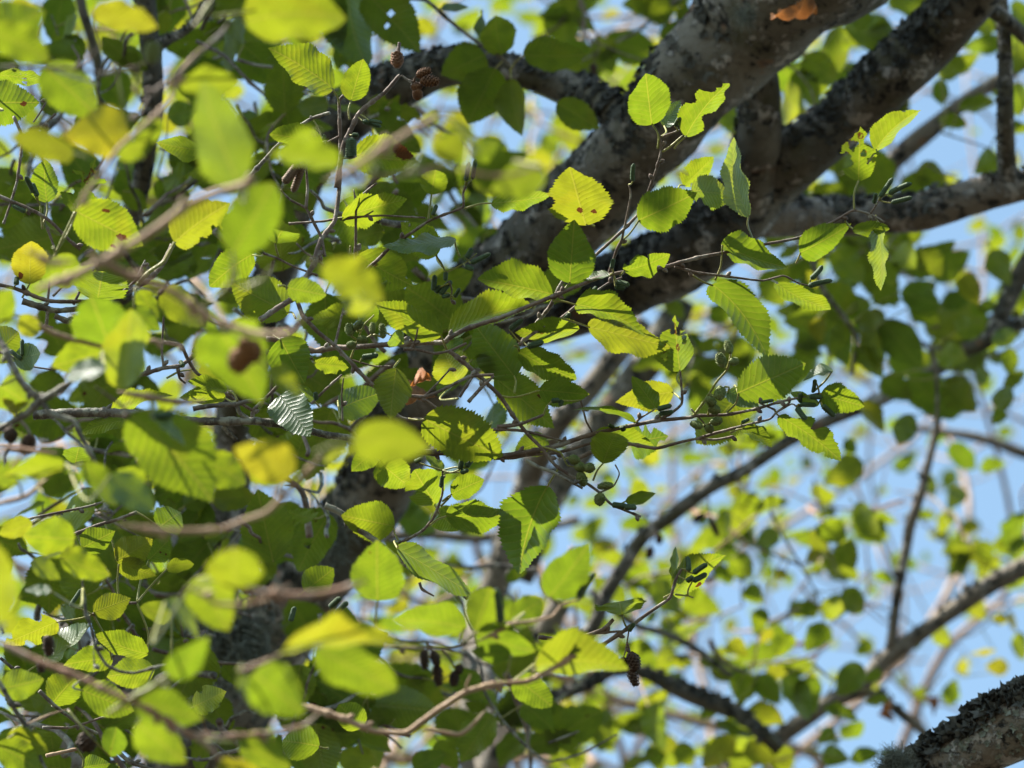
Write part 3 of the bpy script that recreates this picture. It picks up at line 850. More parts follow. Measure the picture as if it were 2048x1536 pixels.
s 60 40 t : 3: 690,830 900,865 1050,890 1200,880
c 3: 880,975 1020,970 46
l 3: 890,980 1080,1150 60 g=1 f=1
s 26 20 o : 3: 725,920 800,860
= leafy_twig | twig | round soft leaf over a darker one, joined to a long pinkish stalk at lower left | 3.08
s 72 60 o : 6: 1270,400 1400,470 1500,510 1700,530 1880,520 2048,480 7: 150,440
s 42 34 t : 6: 1100,480 1180,520 1280,580 1450,580 1600,540 1690,460
l 6: 1370,490 1380,205 335 y=.2
l 6: 1150,420 1335,725 285 d=.2
l 6: 1000,1010 1225,765 185 d=.1
l 6: 960,560 1180,770 95 g=.9 f=1 d=.3
= leafy_twig | twig | long soft grey-red stalk slanting down the lower left with dull green leaves | 3.22
s 60 50 o : 6: -40,780 0,800 200,900 450,1000 620,1080 780,1150 950,1240 1100,1330 1200,1390 1280,1470 1310,1530
s 50 44 o : 6: 1080,1330 1300,1355 1600,1330 1780,1290 1870,1210
s 62 52 y : 6: 620,1225 760,1140 900,1060 1000,970
l 6: 780,1130 1195,1255 235
l 6: 800,1270 1065,1490 245 d=.1
l 6: 1400,1380 1700,1545 205 d=.15
l 6: 1270,1545 1545,1570 165 y=1 st=1
l 6: -60,720 -20,215 310 d=-.2 y=.25
= leafy_twig | twig | dark bent twig at the lower left edge with leaves spread on both sides | 3.65
s 50 42 g : 6: -30,980 0,1040 90,1200 150,1290 220,1450 280,1560
s 30 20 t : 6: 140,1285 300,1220 395,1193
s 32 26 g : 6: 480,430 500,620 530,700 560,830 620,930 700,970 790,980 900,950 1005,920
s 18 12 g : 6: 545,830 552,950 520,995
l 6: 440,200 140,180 235 d=-.15
l 6: 350,300 645,415 185 d=-.2
l 6: -10,1080 240,1020 175 d=.1
l 6: 480,1080 785,1205 205 d=.2
l 6: 1010,640 812,600 135 y=.2
l 6: 640,1470 690,1270 155 st=1
l 6: 190,320 350,430 115 g=.9 f=1 d=-.2
l 6: 300,500 140,495 60 g=.9 f=1 d=-.2
l 6: 190,100 0,170 125 y=.4
l 6: 40,1350 295,1430 155 y=.2
l 6: -20,1400 235,1545 185 
n 6: 500,1330 510,1440 110 k
n 6: 280,760 290,880 66 k
n 6: 235,900 245,980 50 k
= leafy_twig | twig | sunlit veined leaves on a reddish twig by the pale trunk at lower left | 3.95
s 26 18 b : 6: 330,210 450,165 560,120 680,85 800,40
s 18 12 b : 6: 60,110 200,70 400,30 540,0 700,-60
s 24 16 b : 6: 545,640 600,605 680,575 800,570
s 26 18 g : 6: 230,1085 330,1180 480,1290 570,1335
s 20 12 b : 6: 250,1300 420,1298 600,1240 650,1235
s 20 16 g : 6: 0,890 70,950 130,995
s 24 18 t : 6: 270,1465 450,1425
s 28 20 g : 6: 680,1430 760,1500 900,1550
l 6: 480,250 680,145 160
l 6: 680,325 905,190 185 y=.25 st=1
l 6: 690,340 915,415 125 y=.25
l 6: 870,320 990,200 150 st=1 d=.05
l 6: 975,370 1130,335 85 y=.2
l 6: 930,130 1085,15 185
l 6: 545,625 775,540 155 y=.3
l 6: 870,870 560,770 135
l 6: 250,930 540,695 120 f=1 g=.3
l 6: 335,680 20,815 155 y=.2 k=.4
l 6: 660,900 370,925 155 d=.05
l 6: 905,960 625,1000 185 d=.08
l 6: 300,1170 455,985 205 d=.03
l 6: 1130,1180 1305,1095 165 y=.2 k=.3
l 6: 1780,500 1955,370 185 d=.15
l 6: 1870,1410 1640,1370 205 st=1
l 6: 480,1535 640,1510 120
l 7: 130,1300 -10,1160 175
c 6: 1700,680 1720,590 30
c 6: 1960,640 2030,560 34
c 6: 1930,600 1990,530 34
c 6: 410,590 475,490 26
"""
BACK = """
= leafy_twig | twig | dark shaded leaves hanging in a ring under the arching limb, top centre | 4.78
s 24 20 g : 1: 300,-10 500,0 640,120 780,230 880,300 950,340 1020,400
l 1: 850,320 590,440 250 880,300
l 1: 950,320 900,85 210 940,340
l 1: 1070,320 1440,330 205 990,420
l 1: 910,400 750,725 280 950,360
l 1: 1000,460 1050,790 175 1000,400
l 1: 1270,600 1510,745 175 1130,540
l 1: 590,50 755,50 60 560,60 f=1 g=.8
l 1: 830,90 850,260 60 830,60 f=1 g=.6
= leafy_twig | twig | dark shaded leaves with small holes hanging over the top edge, left of the arching limb | 4.85
l 1: 150,-40 475,295 275 h=3
l 1: 50,-60 130,405 225
l 0: 1420,260 1745,545 255 h=6
l 0: 1920,600 1715,655 125
l 0: 1930,-40 1980,300 190
s 24 18 g : 0: 1150,240 1230,280 1320,330 1450,470 1560,560 1640,620
s 20 18 g : 0: 1390,350 1500,380 1680,410 1750,520 1830,535 1980,530
s 16 14 g : 0: 1590,570 1750,560 1800,550
= leafy_twig | twig | dark leaves clustered along the upright lichened branch at upper left | 5.1
l 0: 370,-40 310,245 205
l 0: 620,430 710,620 225
l 0: 1100,905 1185,1090 205
l 0: 920,1160 1085,1020 145
l 0: 930,1300 1105,1190 125
l 0: 1160,1080 1340,1060 100
l 0: 960,60 960,200 95 y=.3
l 0: 980,680 1160,640 150
s 18 12 g : 0: 700,310 640,380 600,450
s 16 10 g : 0: 920,1030 1000,1090 1070,1170
s 14 10 g : 0: 620,1180 660,1050 690,950
l 0: 700,1000 830,940 160
l 0: 780,1150 700,1010 150
= leafy_twig | twig | olive leaves behind the upright stub between the two thick limbs | 5.6
l 2: 760,650 605,570 255 y=.2 st=1
l 2: 760,330 960,490 185
l 2: 960,150 960,425 145
l 2: 620,380 760,560 200
l 2: 280,600 370,800 130
l 2: 580,1220 700,1410 155
l 2: 870,1210 1060,1260 120
l 2: 1000,1000 1130,900 130
l 2: 700,420 860,640 150
s 14 10 g : 2: 540,340 700,400 800,520 830,640
s 14 10 g : 2: 500,1330 570,1200 
= leafy_twig | twig | green leaves dangling in the blue gaps right of the slanting right limb | 5.9
l 2: 1560,465 1765,310 115 y=.15
l 2: 1550,465 1570,615 95
l 2: 1665,620 1890,610 105
l 2: 1550,690 1715,735 90
l 2: 1420,990 1605,1090 165
l 2: 1890,910 1775,1000 140
l 2: 1890,120 1775,180 100
l 2: 2000,0 2040,200 120
l 2: 2020,250 2010,430 110
l 2: 2010,480 2020,680 120
l 2: 1920,740 2100,770 80
l 2: 1530,1180 1440,1290 130
l 2: 1250,0 1500,90 120
l 2: 1110,40 1080,170 130
s 12 8 g : 2: 1480,960 1540,1000 1660,1040
s 12 8 g : 2: 1570,780 1700,820 1850,870
= leafy_twig | twig | large dark clump of backlit leaves in the right half, above the long dark bough | 5.7
s 36 26 g : 5: 780,-20 810,60 870,230 1030,440 1070,520 1040,730
l 5: 1170,340 1195,705 180 y=.2 st=1
l 5: 1220,420 1450,690 205
l 5: 1160,270 1335,290 110
l 5: 1330,240 1560,330 180
l 5: 930,0 1115,190 180
l 5: 850,200 1060,390 200
l 5: 960,400 640,420 155
l 5: 1000,440 920,620 110
l 5: 1090,380 1190,560 140
l 5: 1060,560 1230,740 130
l 5: 830,400 860,540 120 y=.7
l 5: 540,120 640,330 180
l 5: 1300,0 1420,110 170
l 5: 1450,0 1560,150 160 y=.3
l 5: 1240,60 1280,220 140 
l 5: 1380,330 1560,420 130
l 5: 1120,280 1030,400 140
= leafy_twig | twig | second dark leaf clump, lower and right of the large backlit one | 5.9
s 30 20 g : 5: 1500,560 1530,700 1540,860 1540,1010
l 5: 1370,750 1630,980 240
l 5: 1220,740 1390,880 150
l 5: 1590,790 1780,950 190
l 5: 1390,960 1310,1140 140 f=1 g=.6
l 5: 1080,890 1230,1060 110 y=.6
l 5: 1650,480 1810,420 160
l 5: 1560,600 1730,650 170
l 5: 1760,740 1855,720 100
l 5: 1960,570 1970,745 100
l 5: 1990,870 1840,870 150
l 5: 1930,930 1870,1010 90
l 5: 1860,0 1965,215 140
l 5: 1690,150 1780,320 135 y=.4
l 5: 1940,820 2040,700 90
l 5: 2000,490 1850,540 110
= leafy_twig | twig | loose leaves against open sky left of the slim upright branch at right | 6.2
s 18 12 g : 8: 560,30 640,180 740,350 830,500
s 16 10 g : 8: 740,350 620,300 480,230 430,120
l 5: 1110,1250 865,1370 160
l 5: 1000,1110 1065,1190 80
l 8: 295,25 300,185 95
l 8: 610,150 475,240 110
l 8: 870,90 1000,240 170
l 8: 1060,-10 1200,180 140
l 8: 980,210 1050,370 150
l 8: 330,310 470,420 150
l 8: 420,480 530,580 110
l 8: 520,600 480,740 100
l 8: 870,560 1030,640 170
l 8: 990,490 1120,645 150
l 8: 890,690 770,860 140
l 8: 760,560 830,660 90
l 8: 690,750 590,890 120
l 8: 320,790 430,880 110 y=.4
l 8: 540,960 670,990 100 y=.6
l 8: 870,270 770,330 60 y=.9
l 8: 650,380 595,430 70 y=.8
l 8: 570,720 510,810 60 y=.8
= leafy_twig | twig | overlapping green leaves below the open sky, along the bottom right of centre | 6.0
l 8: 410,980 390,1180 145
l 8: 490,1000 620,1170 150
l 8: 650,990 800,1250 170
l 8: 760,1010 830,1230 170
l 8: 1100,930 960,1110 160
l 8: 1210,960 1120,1030 80
l 8: 440,1180 650,1270 140 y=.3
l 8: 870,1190 1085,1250 75
l 8: 1260,1130 1120,1150 60
l 8: 940,1310 840,1390 90
l 8: 870,1450 1030,1490 130
l 8: 1030,1490 1200,1440 90
l 8: 1340,1480 1200,1440 90
l 8: 360,1360 160,1530 150 y=.5
l 8: 420,1400 610,1520 140 y=.4
l 8: 240,1270 460,1350 90
l 8: 250,1160 160,1250 90
l 8: 30,1390 110,1536 120
s 14 10 g : 8: 300,1180 420,1290 600,1380 760,1440
s 14 10 g : 8: 820,930 900,1000 960,1030
= leafy_twig | twig | dark leaves before the lower boughs at bottom centre, behind the tan twig | 4.85
l 7: 400,1010 610,1210 205
l 7: 330,980 560,990 90
l 7: 650,980 850,1130 170
l 7: 890,1220 710,1500 190
l 7: 1070,1160 1240,1300 165
l 7: -10,1470 215,1500 160
l 7: 60,1350 300,1440 120
l 7: 570,1380 690,1550 130
l 7: 430,1540 620,1450 150
l 7: 330,1000 400,1130 120
s 18 12 g : 7: 200,860 300,960 380,1000 480,1010
s 18 12 g : 7: 820,920 850,1100 960,1270 1100,1420 1220,1500 1420,1450 1620,1340
s 14 10 g : 7: 1220,1390 1400,1320
= leafy_twig | twig | dark leaf group hanging in shadow by the lower trunk at bottom left | 4.7
l 6: 880,700 1050,960 210
l 6: 1600,0 1780,120 160
l 6: 1640,250 1760,330 90
l 6: 1780,1180 1920,1280 140
l 6: 1930,1150 2048,1300 120
l 3: 1240,1460 1480,1440 170
l 3: 1080,1500 1240,1400 130
l 6: 150,1380 60,1480 140
l 6: 1450,250 1580,150 130
l 6: 700,1310 760,1440 130
s 18 12 g : 6: 780,640 900,700 1000,680
s 18 12 g : 6: 1840,1500 1920,1360 1940,1250
= leafy_twig | twig | bright pale leaves far behind the pale leaning bough at bottom right of centre | 6.8
l 7: 1400,1280 1600,1460 150
l 7: 1740,1190 1880,1300 110
l 7: 1830,1340 2000,1480 140 y=.5
l 7: 1870,840 1970,950 110
l 7: 1890,650 2010,800 110
l 7: 1700,340 1810,520 110 y=.5
l 7: 1700,620 1580,640 100
l 7: 1450,620 1560,740 100
l 7: 1540,1100 1450,1190 90 
l 7: 2000,980 1900,1080 90
s 12 8 g : 7: 1500,1200 1620,1180 1760,1130
s 12 8 g : 7: 1780,820 1880,860 1990,820
= cone_cluster | cone cluster | dark drooping old cones in front of the leaning bough at bottom centre | 4.8
s 14 8 b : 7: 510,790 515,840 500,860
s 14 8 b : 7: 520,820 560,870
s 14 8 b : 7: 530,830 570,910
s 14 8 b : 7: 600,840 680,960
n 7: 490,840 500,965 56 k
n 7: 545,850 570,940 56 k
n 7: 565,930 580,1060 62 k
n 7: 670,970 665,1060 56 k
n 7: 700,930 695,985 44 k
= cone_cluster | cone cluster | dark old cones silhouetted near the bend of the long dark bough | 5.9
s 8 6 b : 7: 1780,60 1840,130 1860,180
s 8 6 b : 7: 1840,150 1815,250
n 7: 1865,165 1868,225 42 k
n 7: 1820,240 1805,310 46 k
n 8: 175,50 110,95 40 k
n 8: 215,80 260,185 40 k
s 8 6 b : 8: 200,-60 205,20 225,85
s 8 6 b : 8: 205,30 170,55
s 8 6 b : 7: 1780,60 1960,10 2060,-20
= cone_cluster | cone cluster | pair of dark cones dangling beside the trunk at top centre right | 5.6
n 1: 1475,375 1490,420 42 k
n 1: 1480,425 1505,490 46 k
s 8 6 b : 1: 1440,60 1520,250 1500,330 1480,380
s 10 8 b : 1: 1380,200 1520,255 1640,310 1800,360
= dry_leaf | leaf | curled orange brown dead leaf lying against the top of the trunk | 4.55
l 2: 840,80 560,120 85 b=.8
= dry_leaf | leaf | orange brown dead leaf hanging below the far bough at lower right | 6.4
l 8: 1260,1130 1290,1290 70 b=.8
= dry_leaf | leaf | small reddish dead leaf hanging alone against the sky at lower right | 6.6
l 8: 1470,1115 1530,1225 55 b=.9
= leafy_twig | twig | sparse yellow leaves against the sky near the right edge | 7.0
l 8: 1960,950 1815,940 100 y=.8
l 8: 1885,850 1735,870 40 y=.9
l 8: 1600,1165 1650,1010 100
l 8: 1530,730 1620,830 110 y=.3
l 8: 1960,670 1850,660 70 y=.7
l 8: 1160,800 1070,870 90
l 8: 1170,400 1300,450 70
l 8: 2060,40 1930,250 120
l 8: 2040,180 1990,350 110
l 8: 2010,740 2040,910 90
l 8: 1750,560 1830,680 110 y=.5
l 8: 1960,620 2000,740 50 y=.8
s 10 6 g : 8: 1580,980 1480,1100 1450,1130
s 10 6 g : 8: 1640,790 1760,750 1830,700 1980,560
s 10 6 g : 8: 1700,1000 1640,960 1700,860
l 5: 1690,1390 1600,1520 110 f=1 g=.4
l 5: 1620,1130 1760,1290 130
l 5: 1790,1270 1950,1250 90
l 5: 1450,1310 1530,1440 90
"""
FILLS = [
 ("shaded leaves in the upper left corner behind the soft yellow ones", (-40, -40, 260, 260), 5.0, 22, 201, 9, 0.056),
 ("shaded leaves along the top edge left of the arching limb", (330, -40, 640, 200), 5.1, 22, 202, 9, 0.056),
 ("leaves crowding behind the pale folded leaf at upper left", (330, 180, 620, 440), 4.9, 22, 203, 9, 0.056),
 ("leaves behind the left hand dark twig", (-40, 260, 260, 520), 4.8, 22, 204, 9, 0.056),
 ("leaves filling the gap left of the squared off leaf", (120, 480, 460, 720), 4.9, 18, 205, 9, 0.056),
 ("leaves under the pinkish brown twig, over the trunk shadow", (480, 420, 760, 660), 4.5, 18, 206, 9, 0.056),
 ("leaves packed behind the dried cone leaf", (420, 640, 760, 860), 4.7, 20, 207, 9, 0.056),
 ("leaves below the horizontal lichen twig at left", (40, 840, 400, 1080), 4.7, 24, 208, 9, 0.056),
 ("leaves between the golden leaf and the trunk", (480, 860, 720, 1080), 4.5, 5, 209, 9, 0.056),
 ("leaves at the far lower left edge", (-40, 1040, 260, 1300), 4.5, 24, 210, 9, 0.056),
 ("leaves in the bottom left corner", (-40, 1280, 300, 1580), 4.5, 26, 211, 9, 0.056),
 ("leaves left of the trunk above the bottom edge", (260, 1220, 560, 1560), 4.5, 10, 212, 9, 0.056),
 ("leaves at the bottom edge left of the tan twig", (500, 1300, 800, 1580), 4.7, 22, 213, 9, 0.056),
 ("leaves behind the tan twig cluster", (760, 1240, 1120, 1560), 5.3, 18, 214, 9, 0.056),
 ("leaves behind the long stalk of the round soft leaf", (200, 1040, 560, 1300), 4.8, 12, 215, 9, 0.056),
 ("leaves over the lower trunk beside the big hanging leaf", (760, 940, 1060, 1200), 5.6, 9, 216, 4, 0.056),
 ("leaves above the trunk fork along the top edge", (1020, -60, 1340, 140), 6.0, 22, 217, 4, 0.056),
 ("leaves in the gap under the arching limb", (760, 230, 1080, 480), 5.6, 22, 218, 4, 0.056),
 ("leaves between the fork and the slanting right limb", (1560, -40, 1900, 240), 6.1, 20, 219, 4, 0.056),
 ("leaves behind the long brown twig's catkins", (1560, 380, 1860, 620), 6.0, 22, 220, 4, 0.056),
 ("leaves under the right fork, left of the dark clump", (1280, 560, 1600, 800), 6.3, 22, 221, 4, 0.056),
 ("olive leaves thickening the large dark clump at right", (1560, 480, 1820, 760), 6.2, 26, 222, 4, 0.062),
 ("olive leaves thickening the second clump near the right edge", (1760, 560, 2060, 860), 6.4, 24, 223, 4, 0.060),
 ("leaves in the top right corner beyond the upright side branch", (1850, -40, 2090, 240), 6.3, 16, 224, 3, 0.056),
 ("small leaves on thin reddish twigs where the long dark bough bends", (1180, 980, 1480, 1260), 6.6, 18, 225, 6, 0.046, 'o'),
 ("small leaves massed along the bottom edge right of centre", (1240, 1300, 1640, 1580), 6.3, 28, 226, 6, 0.050, 'o', 0.12),
 ("small leaves in the middle of the open sky at lower right", (1440, 1020, 1760, 1340), 7.0, 19, 227, 7, 0.048, 'o', 0.12),
 ("scattered small leaves by the right edge above the pale bough", (1740, 900, 2080, 1140), 7.2, 14, 228, 6, 0.046, 'o', 0.18),
 ("small leaves and twigs between the pale tan bough and the bottom edge", (1020, 1080, 1300, 1480), 6.5, 26, 229, 5, 0.048, 'o'),
 ("small leaves under the horizontal twig's green cones", (1240, 860, 1560, 1060), 6.9, 22, 230, 5, 0.046, 'o', 0.1),
 ("shaded leaves half hiding the arching limb where it turns down", (560, 170, 800, 470), 4.85, 18, 231, 6, 0.056),
 ("leaves lying over the trunk just below the long central twig", (820, 540, 1060, 760), 4.6, 11, 232, 5, 0.056),
 ("leaves behind the sunlit lower trunk at left of centre", (280, 1000, 560, 1240), 4.9, 14, 233, 7, 0.054),
]
FARS = [
 ("sunlit tree far behind the upper left leaves", [(-60, -60, 420, 420, 130), (300, -60, 760, 420, 130)], 7.0, 10.0, 301, 0.055, None, 2),
 ("sunlit tree far behind the left middle", [(-60, 380, 420, 860, 80), (300, 420, 800, 900, 80)], 7.0, 10.0, 302, 0.055, None, 2),
 ("sunlit tree far behind the lower left", [(-60, 860, 480, 1600, 170), (400, 900, 900, 1600, 150)], 7.0, 10.0, 303, 0.055, None, 2),
 ("bright tree far behind the top centre and trunk fork", [(700, -60, 1300, 420, 230), (1250, -60, 1700, 420, 60)], 8.0, 12.0, 304, 0.058, None, 2),
 ("loose crowned tree far behind the right side", [(1500, 350, 2100, 900, 110), (1250, 600, 1750, 1050, 120), (1700, -60, 2100, 400, 26)], 8.5, 12.0, 305, 0.046, 1700, 1),
 ("thin twigged tree far behind the lower right", [(1150, 1000, 1700, 1600, 85), (1600, 950, 2100, 1400, 22)], 8.5, 13.0, 306, 0.044, 1400, 1),
 ("pale tree far behind the bottom centre", [(750, 900, 1250, 1600, 180)], 8.0, 12.0, 307, 0.055, None, 2),
]
# unseen leaf clumps added outside the frame to cast shade: (px, py, depth of what they shade, spread, leaves, metres towards the sun)
SHADE_CLUMPS = [
 (1500, 60, 4.9, .22, 210, 2.3), (1300, 280, 4.9, .18, 130, 2.4), (1100, 500, 5.0, .16, 90, 2.2),
 (1800, 130, 5.0, .22, 90, 2.5), (1500, 430, 5.1, .17, 35, 2.3), (1000, 250, 4.8, .16, 300, 2.0),
 (820, 100, 4.8, .16, 260, 1.9), (450, 60, 5.0, .2, 300, 1.8), (160, 200, 5.0, .2, 260, 1.8), (300, 450, 4.9, .2, 240, 1.9),
 (850, 750, 5.2, .20, 240, 2.6), (650, 1150, 5.3, .22, 190, 2.8), (480, 1400, 5.4, .22, 300, 3.0), (600, 760, 4.75, .2, 240, 2.2),
 (1680, 620, 5.9, .24, 420, 2.6), (1850, 780, 6.1, .2, 300, 2.8), (2000, 380, 5.2, .16, 30, 2.6),
 (1000, 650, 4.0, .16, 18, 2.0), (700, 620, 4.0, .16, 25, 1.9), (200, 700, 4.7, .2, 260, 2.0), (250, 1250, 4.6, .2, 360, 2.4), (400, 950, 4.7, .2, 240, 2.2),
 (100, 1450, 4.5, .18, 240, 2.5), (900, 1450, 5.0, .2, 260, 2.8),
]
# ---------------------------------------------------------------- ground
gm = bpy.data.meshes.new("ground"); gm.from_pydata([(-3000, -3000, 0), (3000, -3000, 0), (3000, 3000, 0), (-3000, 3000, 0)], [], [(0, 1, 2, 3)]); gm.materials.append(M_GRASS)
tag(link("ground", gm), "earth and leaf litter under the trees, coloured dark for shade", "ground", kind="structure")

# ---------------------------------------------------------------- big limbs
def flake(A, c, n, size, rr, curl=1.0):
    n = n.normalized(); a = n.cross(Vector((rr.uniform(-1, 1), rr.uniform(-1, 1), rr.uniform(-1, 1)))).normalized(); b = n.cross(a)
    k = 9; ph = rr.random() * 6; tl = Vector((rr.gauss(0, .5), rr.gauss(0, .5), rr.gauss(0, .5)))
    n2 = (n + tl).normalized(); V = [c + n * size * 0.10]
    for i in range(k):
        an = 2 * math.pi * i / k + ph; rd = size * (rr.uniform(0.35, 0.7) if i % 2 else rr.uniform(0.8, 1.2))
        V.append(c + (a * math.cos(an) + b * math.sin(an)) * rd + n2 * size * rr.uniform(0.05, 0.75) * curl)
    A.add(np.array([tuple(v) for v in V]), [(0, 1 + i, 1 + (i + 1) % k) for i in range(k)])
def limb_mesh(pts, name, mat, bump=0.10, sides=34, step=0.014, extra_a=(), extra_b=(), seed=1.0, bscale=14):
    """pts: (px, py, D, width px); extra_*: world points (vector, radius) continuing the limb outside the picture"""
    P = [(v, r) for v, r in extra_a] + [(at(x, y, D), 0.5 * wd * KPX * D) for x, y, D, wd in pts] + [(v, r) for v, r in extra_b]
    raw = np.array([tuple(p) + (r,) for p, r in P]); cr = catmull(raw, 24)
    L = np.concatenate([[0], np.cumsum(np.linalg.norm(np.diff(cr[:, :3], axis=0), axis=1))]); n = max(8, min(420, int(L[-1] / step)))
    s = np.linspace(0, L[-1], n); pr = np.stack([np.interp(s, L, cr[:, i]) for i in range(4)], 1)
    rs = np.random.RandomState(int(seed * 100)); wob = np.cumsum(rs.randn(n, 3), axis=0); wob -= np.linspace(0, 1, n)[:, None] * wob[-1]
    kw = max(3, int(0.08 / step)); ker = np.ones(kw) / kw
    wob = np.stack([np.convolve(wob[:, i], ker, 'same') for i in range(3)], 1)
    path = pr[:, :3] + wob * 0.018 * pr[:, 3:4]
    rad = np.maximum(0.002, pr[:, 3]) * (1 + 0.05 * np.sin(s * 9 + seed * 5) + 0.03 * np.sin(s * 31 + seed))
    V, F = tube(path, rad, sides, bump, bscale, seed)
    return mesh_from(name, V, F, mat), V, path, rad, sides
def lichen_mesh(V, path, rad, sides, count, size, side_dir, spread, mat, seed, only_view=True, curl=1.0):
    rr = random.Random(seed); A = Acc(); n = len(path); done = 0; tries = 0
    clump = [(rr.randrange(n), rr.random()) for _ in range(max(6, count // 28))]
    while done < count and tries < count * 30:
        tries += 1
        ci, _ = clump[rr.randrange(len(clump))]
        i = int(ci + rr.gauss(0, 0.03 / max(1e-3, np.linalg.norm(path[1] - path[0])))) if rr.random() < 0.8 else rr.randrange(n)
        if i < 1 or i >= n - 1: continue
        k = rr.randrange(sides); p = Vector(V[i * sides + k]); nn = (p - Vector(path[i])).normalized()
        if nn.dot(side_dir) < rr.uniform(spread - 0.35, spread + 0.35): continue
        rel = p - CAM; D = rel.dot(FWD); px = 1024 + rel.dot(RGT) / (KPX * D)
        py = 768 - rel.dot(UPV) / (KPX * D)
        if only_view and not (-250 < px < 2300 and -250 < py < 1800): continue
        flake(A, p, nn, size * rr.uniform(0.5, 1.5), rr, curl); done += 1
    return A.mesh("lichen", mat, False)
UL = (UPV * 0.75 - RGT * 0.6 - FWD * 0.25).normalized()
def gpt(px, py, D, dx=0.0, dy=0.0):           # a point on the ground under a pixel's point
    p = at(px, py, D); return Vector((p.x + dx, p.y + dy, -0.05))

alder = thing("alder_tree", "big alder whose thick lichen-patched trunk and forked limbs cross from the top right", "tree", gpt(330, 1700, 5.35, -0.2, 0.3))
def part(me, name, parent, label=None):
    o = link(name, me, parent); o.matrix_basis = Matrix.Translation(-parent.location)
    if label: o["label"] = label
    return o
def limb(parent, name, pts, mat=None, lich=0, lsize=0.006, label=None, ldark=True, lspread=0.35, **kw):
    me, V, path, rad, sides = limb_mesh(pts, name, mat or M_BARK, **kw)
    o = part(me, name, parent, label)
    if lich:
        lm = link("lichen", lichen_mesh(V, path, rad, sides, lich, lsize, UL, lspread, M_LICHD if ldark else M_LICH, int(kw.get('seed', 1) * 10)), o); lm["kind"] = "stuff"
    return o
limb(alder, "trunk", [(1660, -190, 4.75, 340), (1570, -40, 4.8, 300), (1478, 75, 4.85, 240), (1385, 162, 4.85, 190), (1320, 244, 4.9, 178), (1235, 325, 4.95, 170), (1135, 425, 5.0, 162), (1060, 510, 5.05, 162), (970, 595, 5.1, 165), (885, 705, 5.15, 165), (800, 850, 5.2, 160), (755, 960, 5.25, 150), (690, 1070, 5.3, 145), (610, 1180, 5.3, 140), (530, 1300, 5.35, 150), (445, 1430, 5.35, 155), (350, 1620, 5.4, 170)],
     lich=2600, lsize=0.0065, seed=1.3, extra_b=[(at(330, 2300, 5.7), 0.055), (gpt(330, 1700, 5.35, -0.2, 0.3), 0.09)], extra_a=[(at(1720, -900, 4.6), 0.13)], label="main trunk, patched with pale and black lichen", bump=0.12)
limb(alder, "limb", [(2050, -130, 4.9, 110), (1950, -15, 4.95, 110), (1868, 78, 5.0, 110), (1800, 142, 5.0, 112), (1705, 228, 5.05, 116), (1618, 300, 5.05, 120), (1545, 355, 5.1, 136), (1470, 432, 5.1, 150), (1380, 505, 5.1, 148), (1285, 552, 5.15, 138), (1150, 605, 5.2, 132), (1010, 640, 5.25, 120), (880, 720, 5.2, 100)],
     lich=1900, lsize=0.006, seed=2.1, label="right fork of the trunk, darker along its upper edge", extra_a=[(at(2300, -500, 4.9), 0.07)], bump=0.11)
limb(alder, "limb", [(1480, 60, 4.95, 70), (1512, 150, 5.0, 84), (1520, 240, 5.02, 86), (1512, 330, 5.05, 100), (1495, 420, 5.1, 90)], lich=90, seed=2.7, label="short upright stub joining the two forks")
limb(alder, "limb", [(1290, 260, 4.92, 60), (1215, 215, 4.95, 82), (1145, 180, 5.0, 72), (1060, 150, 5.0, 66), (980, 130, 5.0, 72), (890, 135, 5.02, 84), (800, 170, 5.05, 92), (722, 215, 5.1, 96), (660, 280, 5.15, 96), (612, 350, 5.2, 92), (585, 430, 5.25, 88), (560, 540, 5.3, 86), (520, 680, 5.3, 84), (480, 800, 5.35, 90), (462, 950, 5.4, 92), (440, 1120, 5.4, 90), (400, 1330, 5.4, 90)],
     lich=1200, lsize=0.006, seed=3.2, label="arching limb with black lichen, dropping down the left", bump=0.12, extra_b=[(at(380, 1700, 5.5), 0.035), (gpt(380, 1700, 5.5, 0.2, 0.3), 0.05)])
limb(alder, "limb", [(1500, 435, 5.15, 90), (1650, 432, 5.2, 74), (1750, 430, 5.2, 74), (1850, 418, 5.2, 80), (1960, 388, 5.2, 74), (2060, 368, 5.2, 62), (2200, 330, 5.2, 60)], mat=M_BARKW, lich=200, seed=4.1, label="side limb running level to the right edge")  # paler bark stands in for sunlight on this limb
limb(alder, "branch", [(1994, -60, 5.15, 28), (2008, 80, 5.15, 32), (2010, 220, 5.15, 36), (2012, 310, 5.18, 40), (2018, 380, 5.2, 46)], lich=90, lsize=0.0028, seed=4.6, label="upright side branch at the right edge")
limb(alder, "branch", [(1880, -50, 5.1, 40), (1940, 0, 5.1, 36), (1998, 30, 5.12, 32), (2070, 90, 5.15, 28)], seed=4.9)

def bough(label, pts, mat=None, lich=0, ground=None, forks=(), lsize=0.006, group=None, **kw):
    t = thing("bough", label, "branch", at(*pts[0][:3]), group)
    if ground is not None: kw['extra_b'] = [(at(ground[0], ground[1], ground[2]), 0.5 * pts[-1][3] * KPX * pts[-1][2] * 1.1), (gpt(ground[0], ground[1], ground[2], 0.1, 0.4), 0.5 * pts[-1][3] * KPX * pts[-1][2] * 1.6)]
    limb(t, "wood", pts, mat, lich, lsize, **kw)
    for k, f in enumerate(forks):
        limb(t, "side_branch", f, mat, lich // 4, lsize, seed=kw.get('seed', 1) + 0.37 * (k + 1), sides=16)
    return t
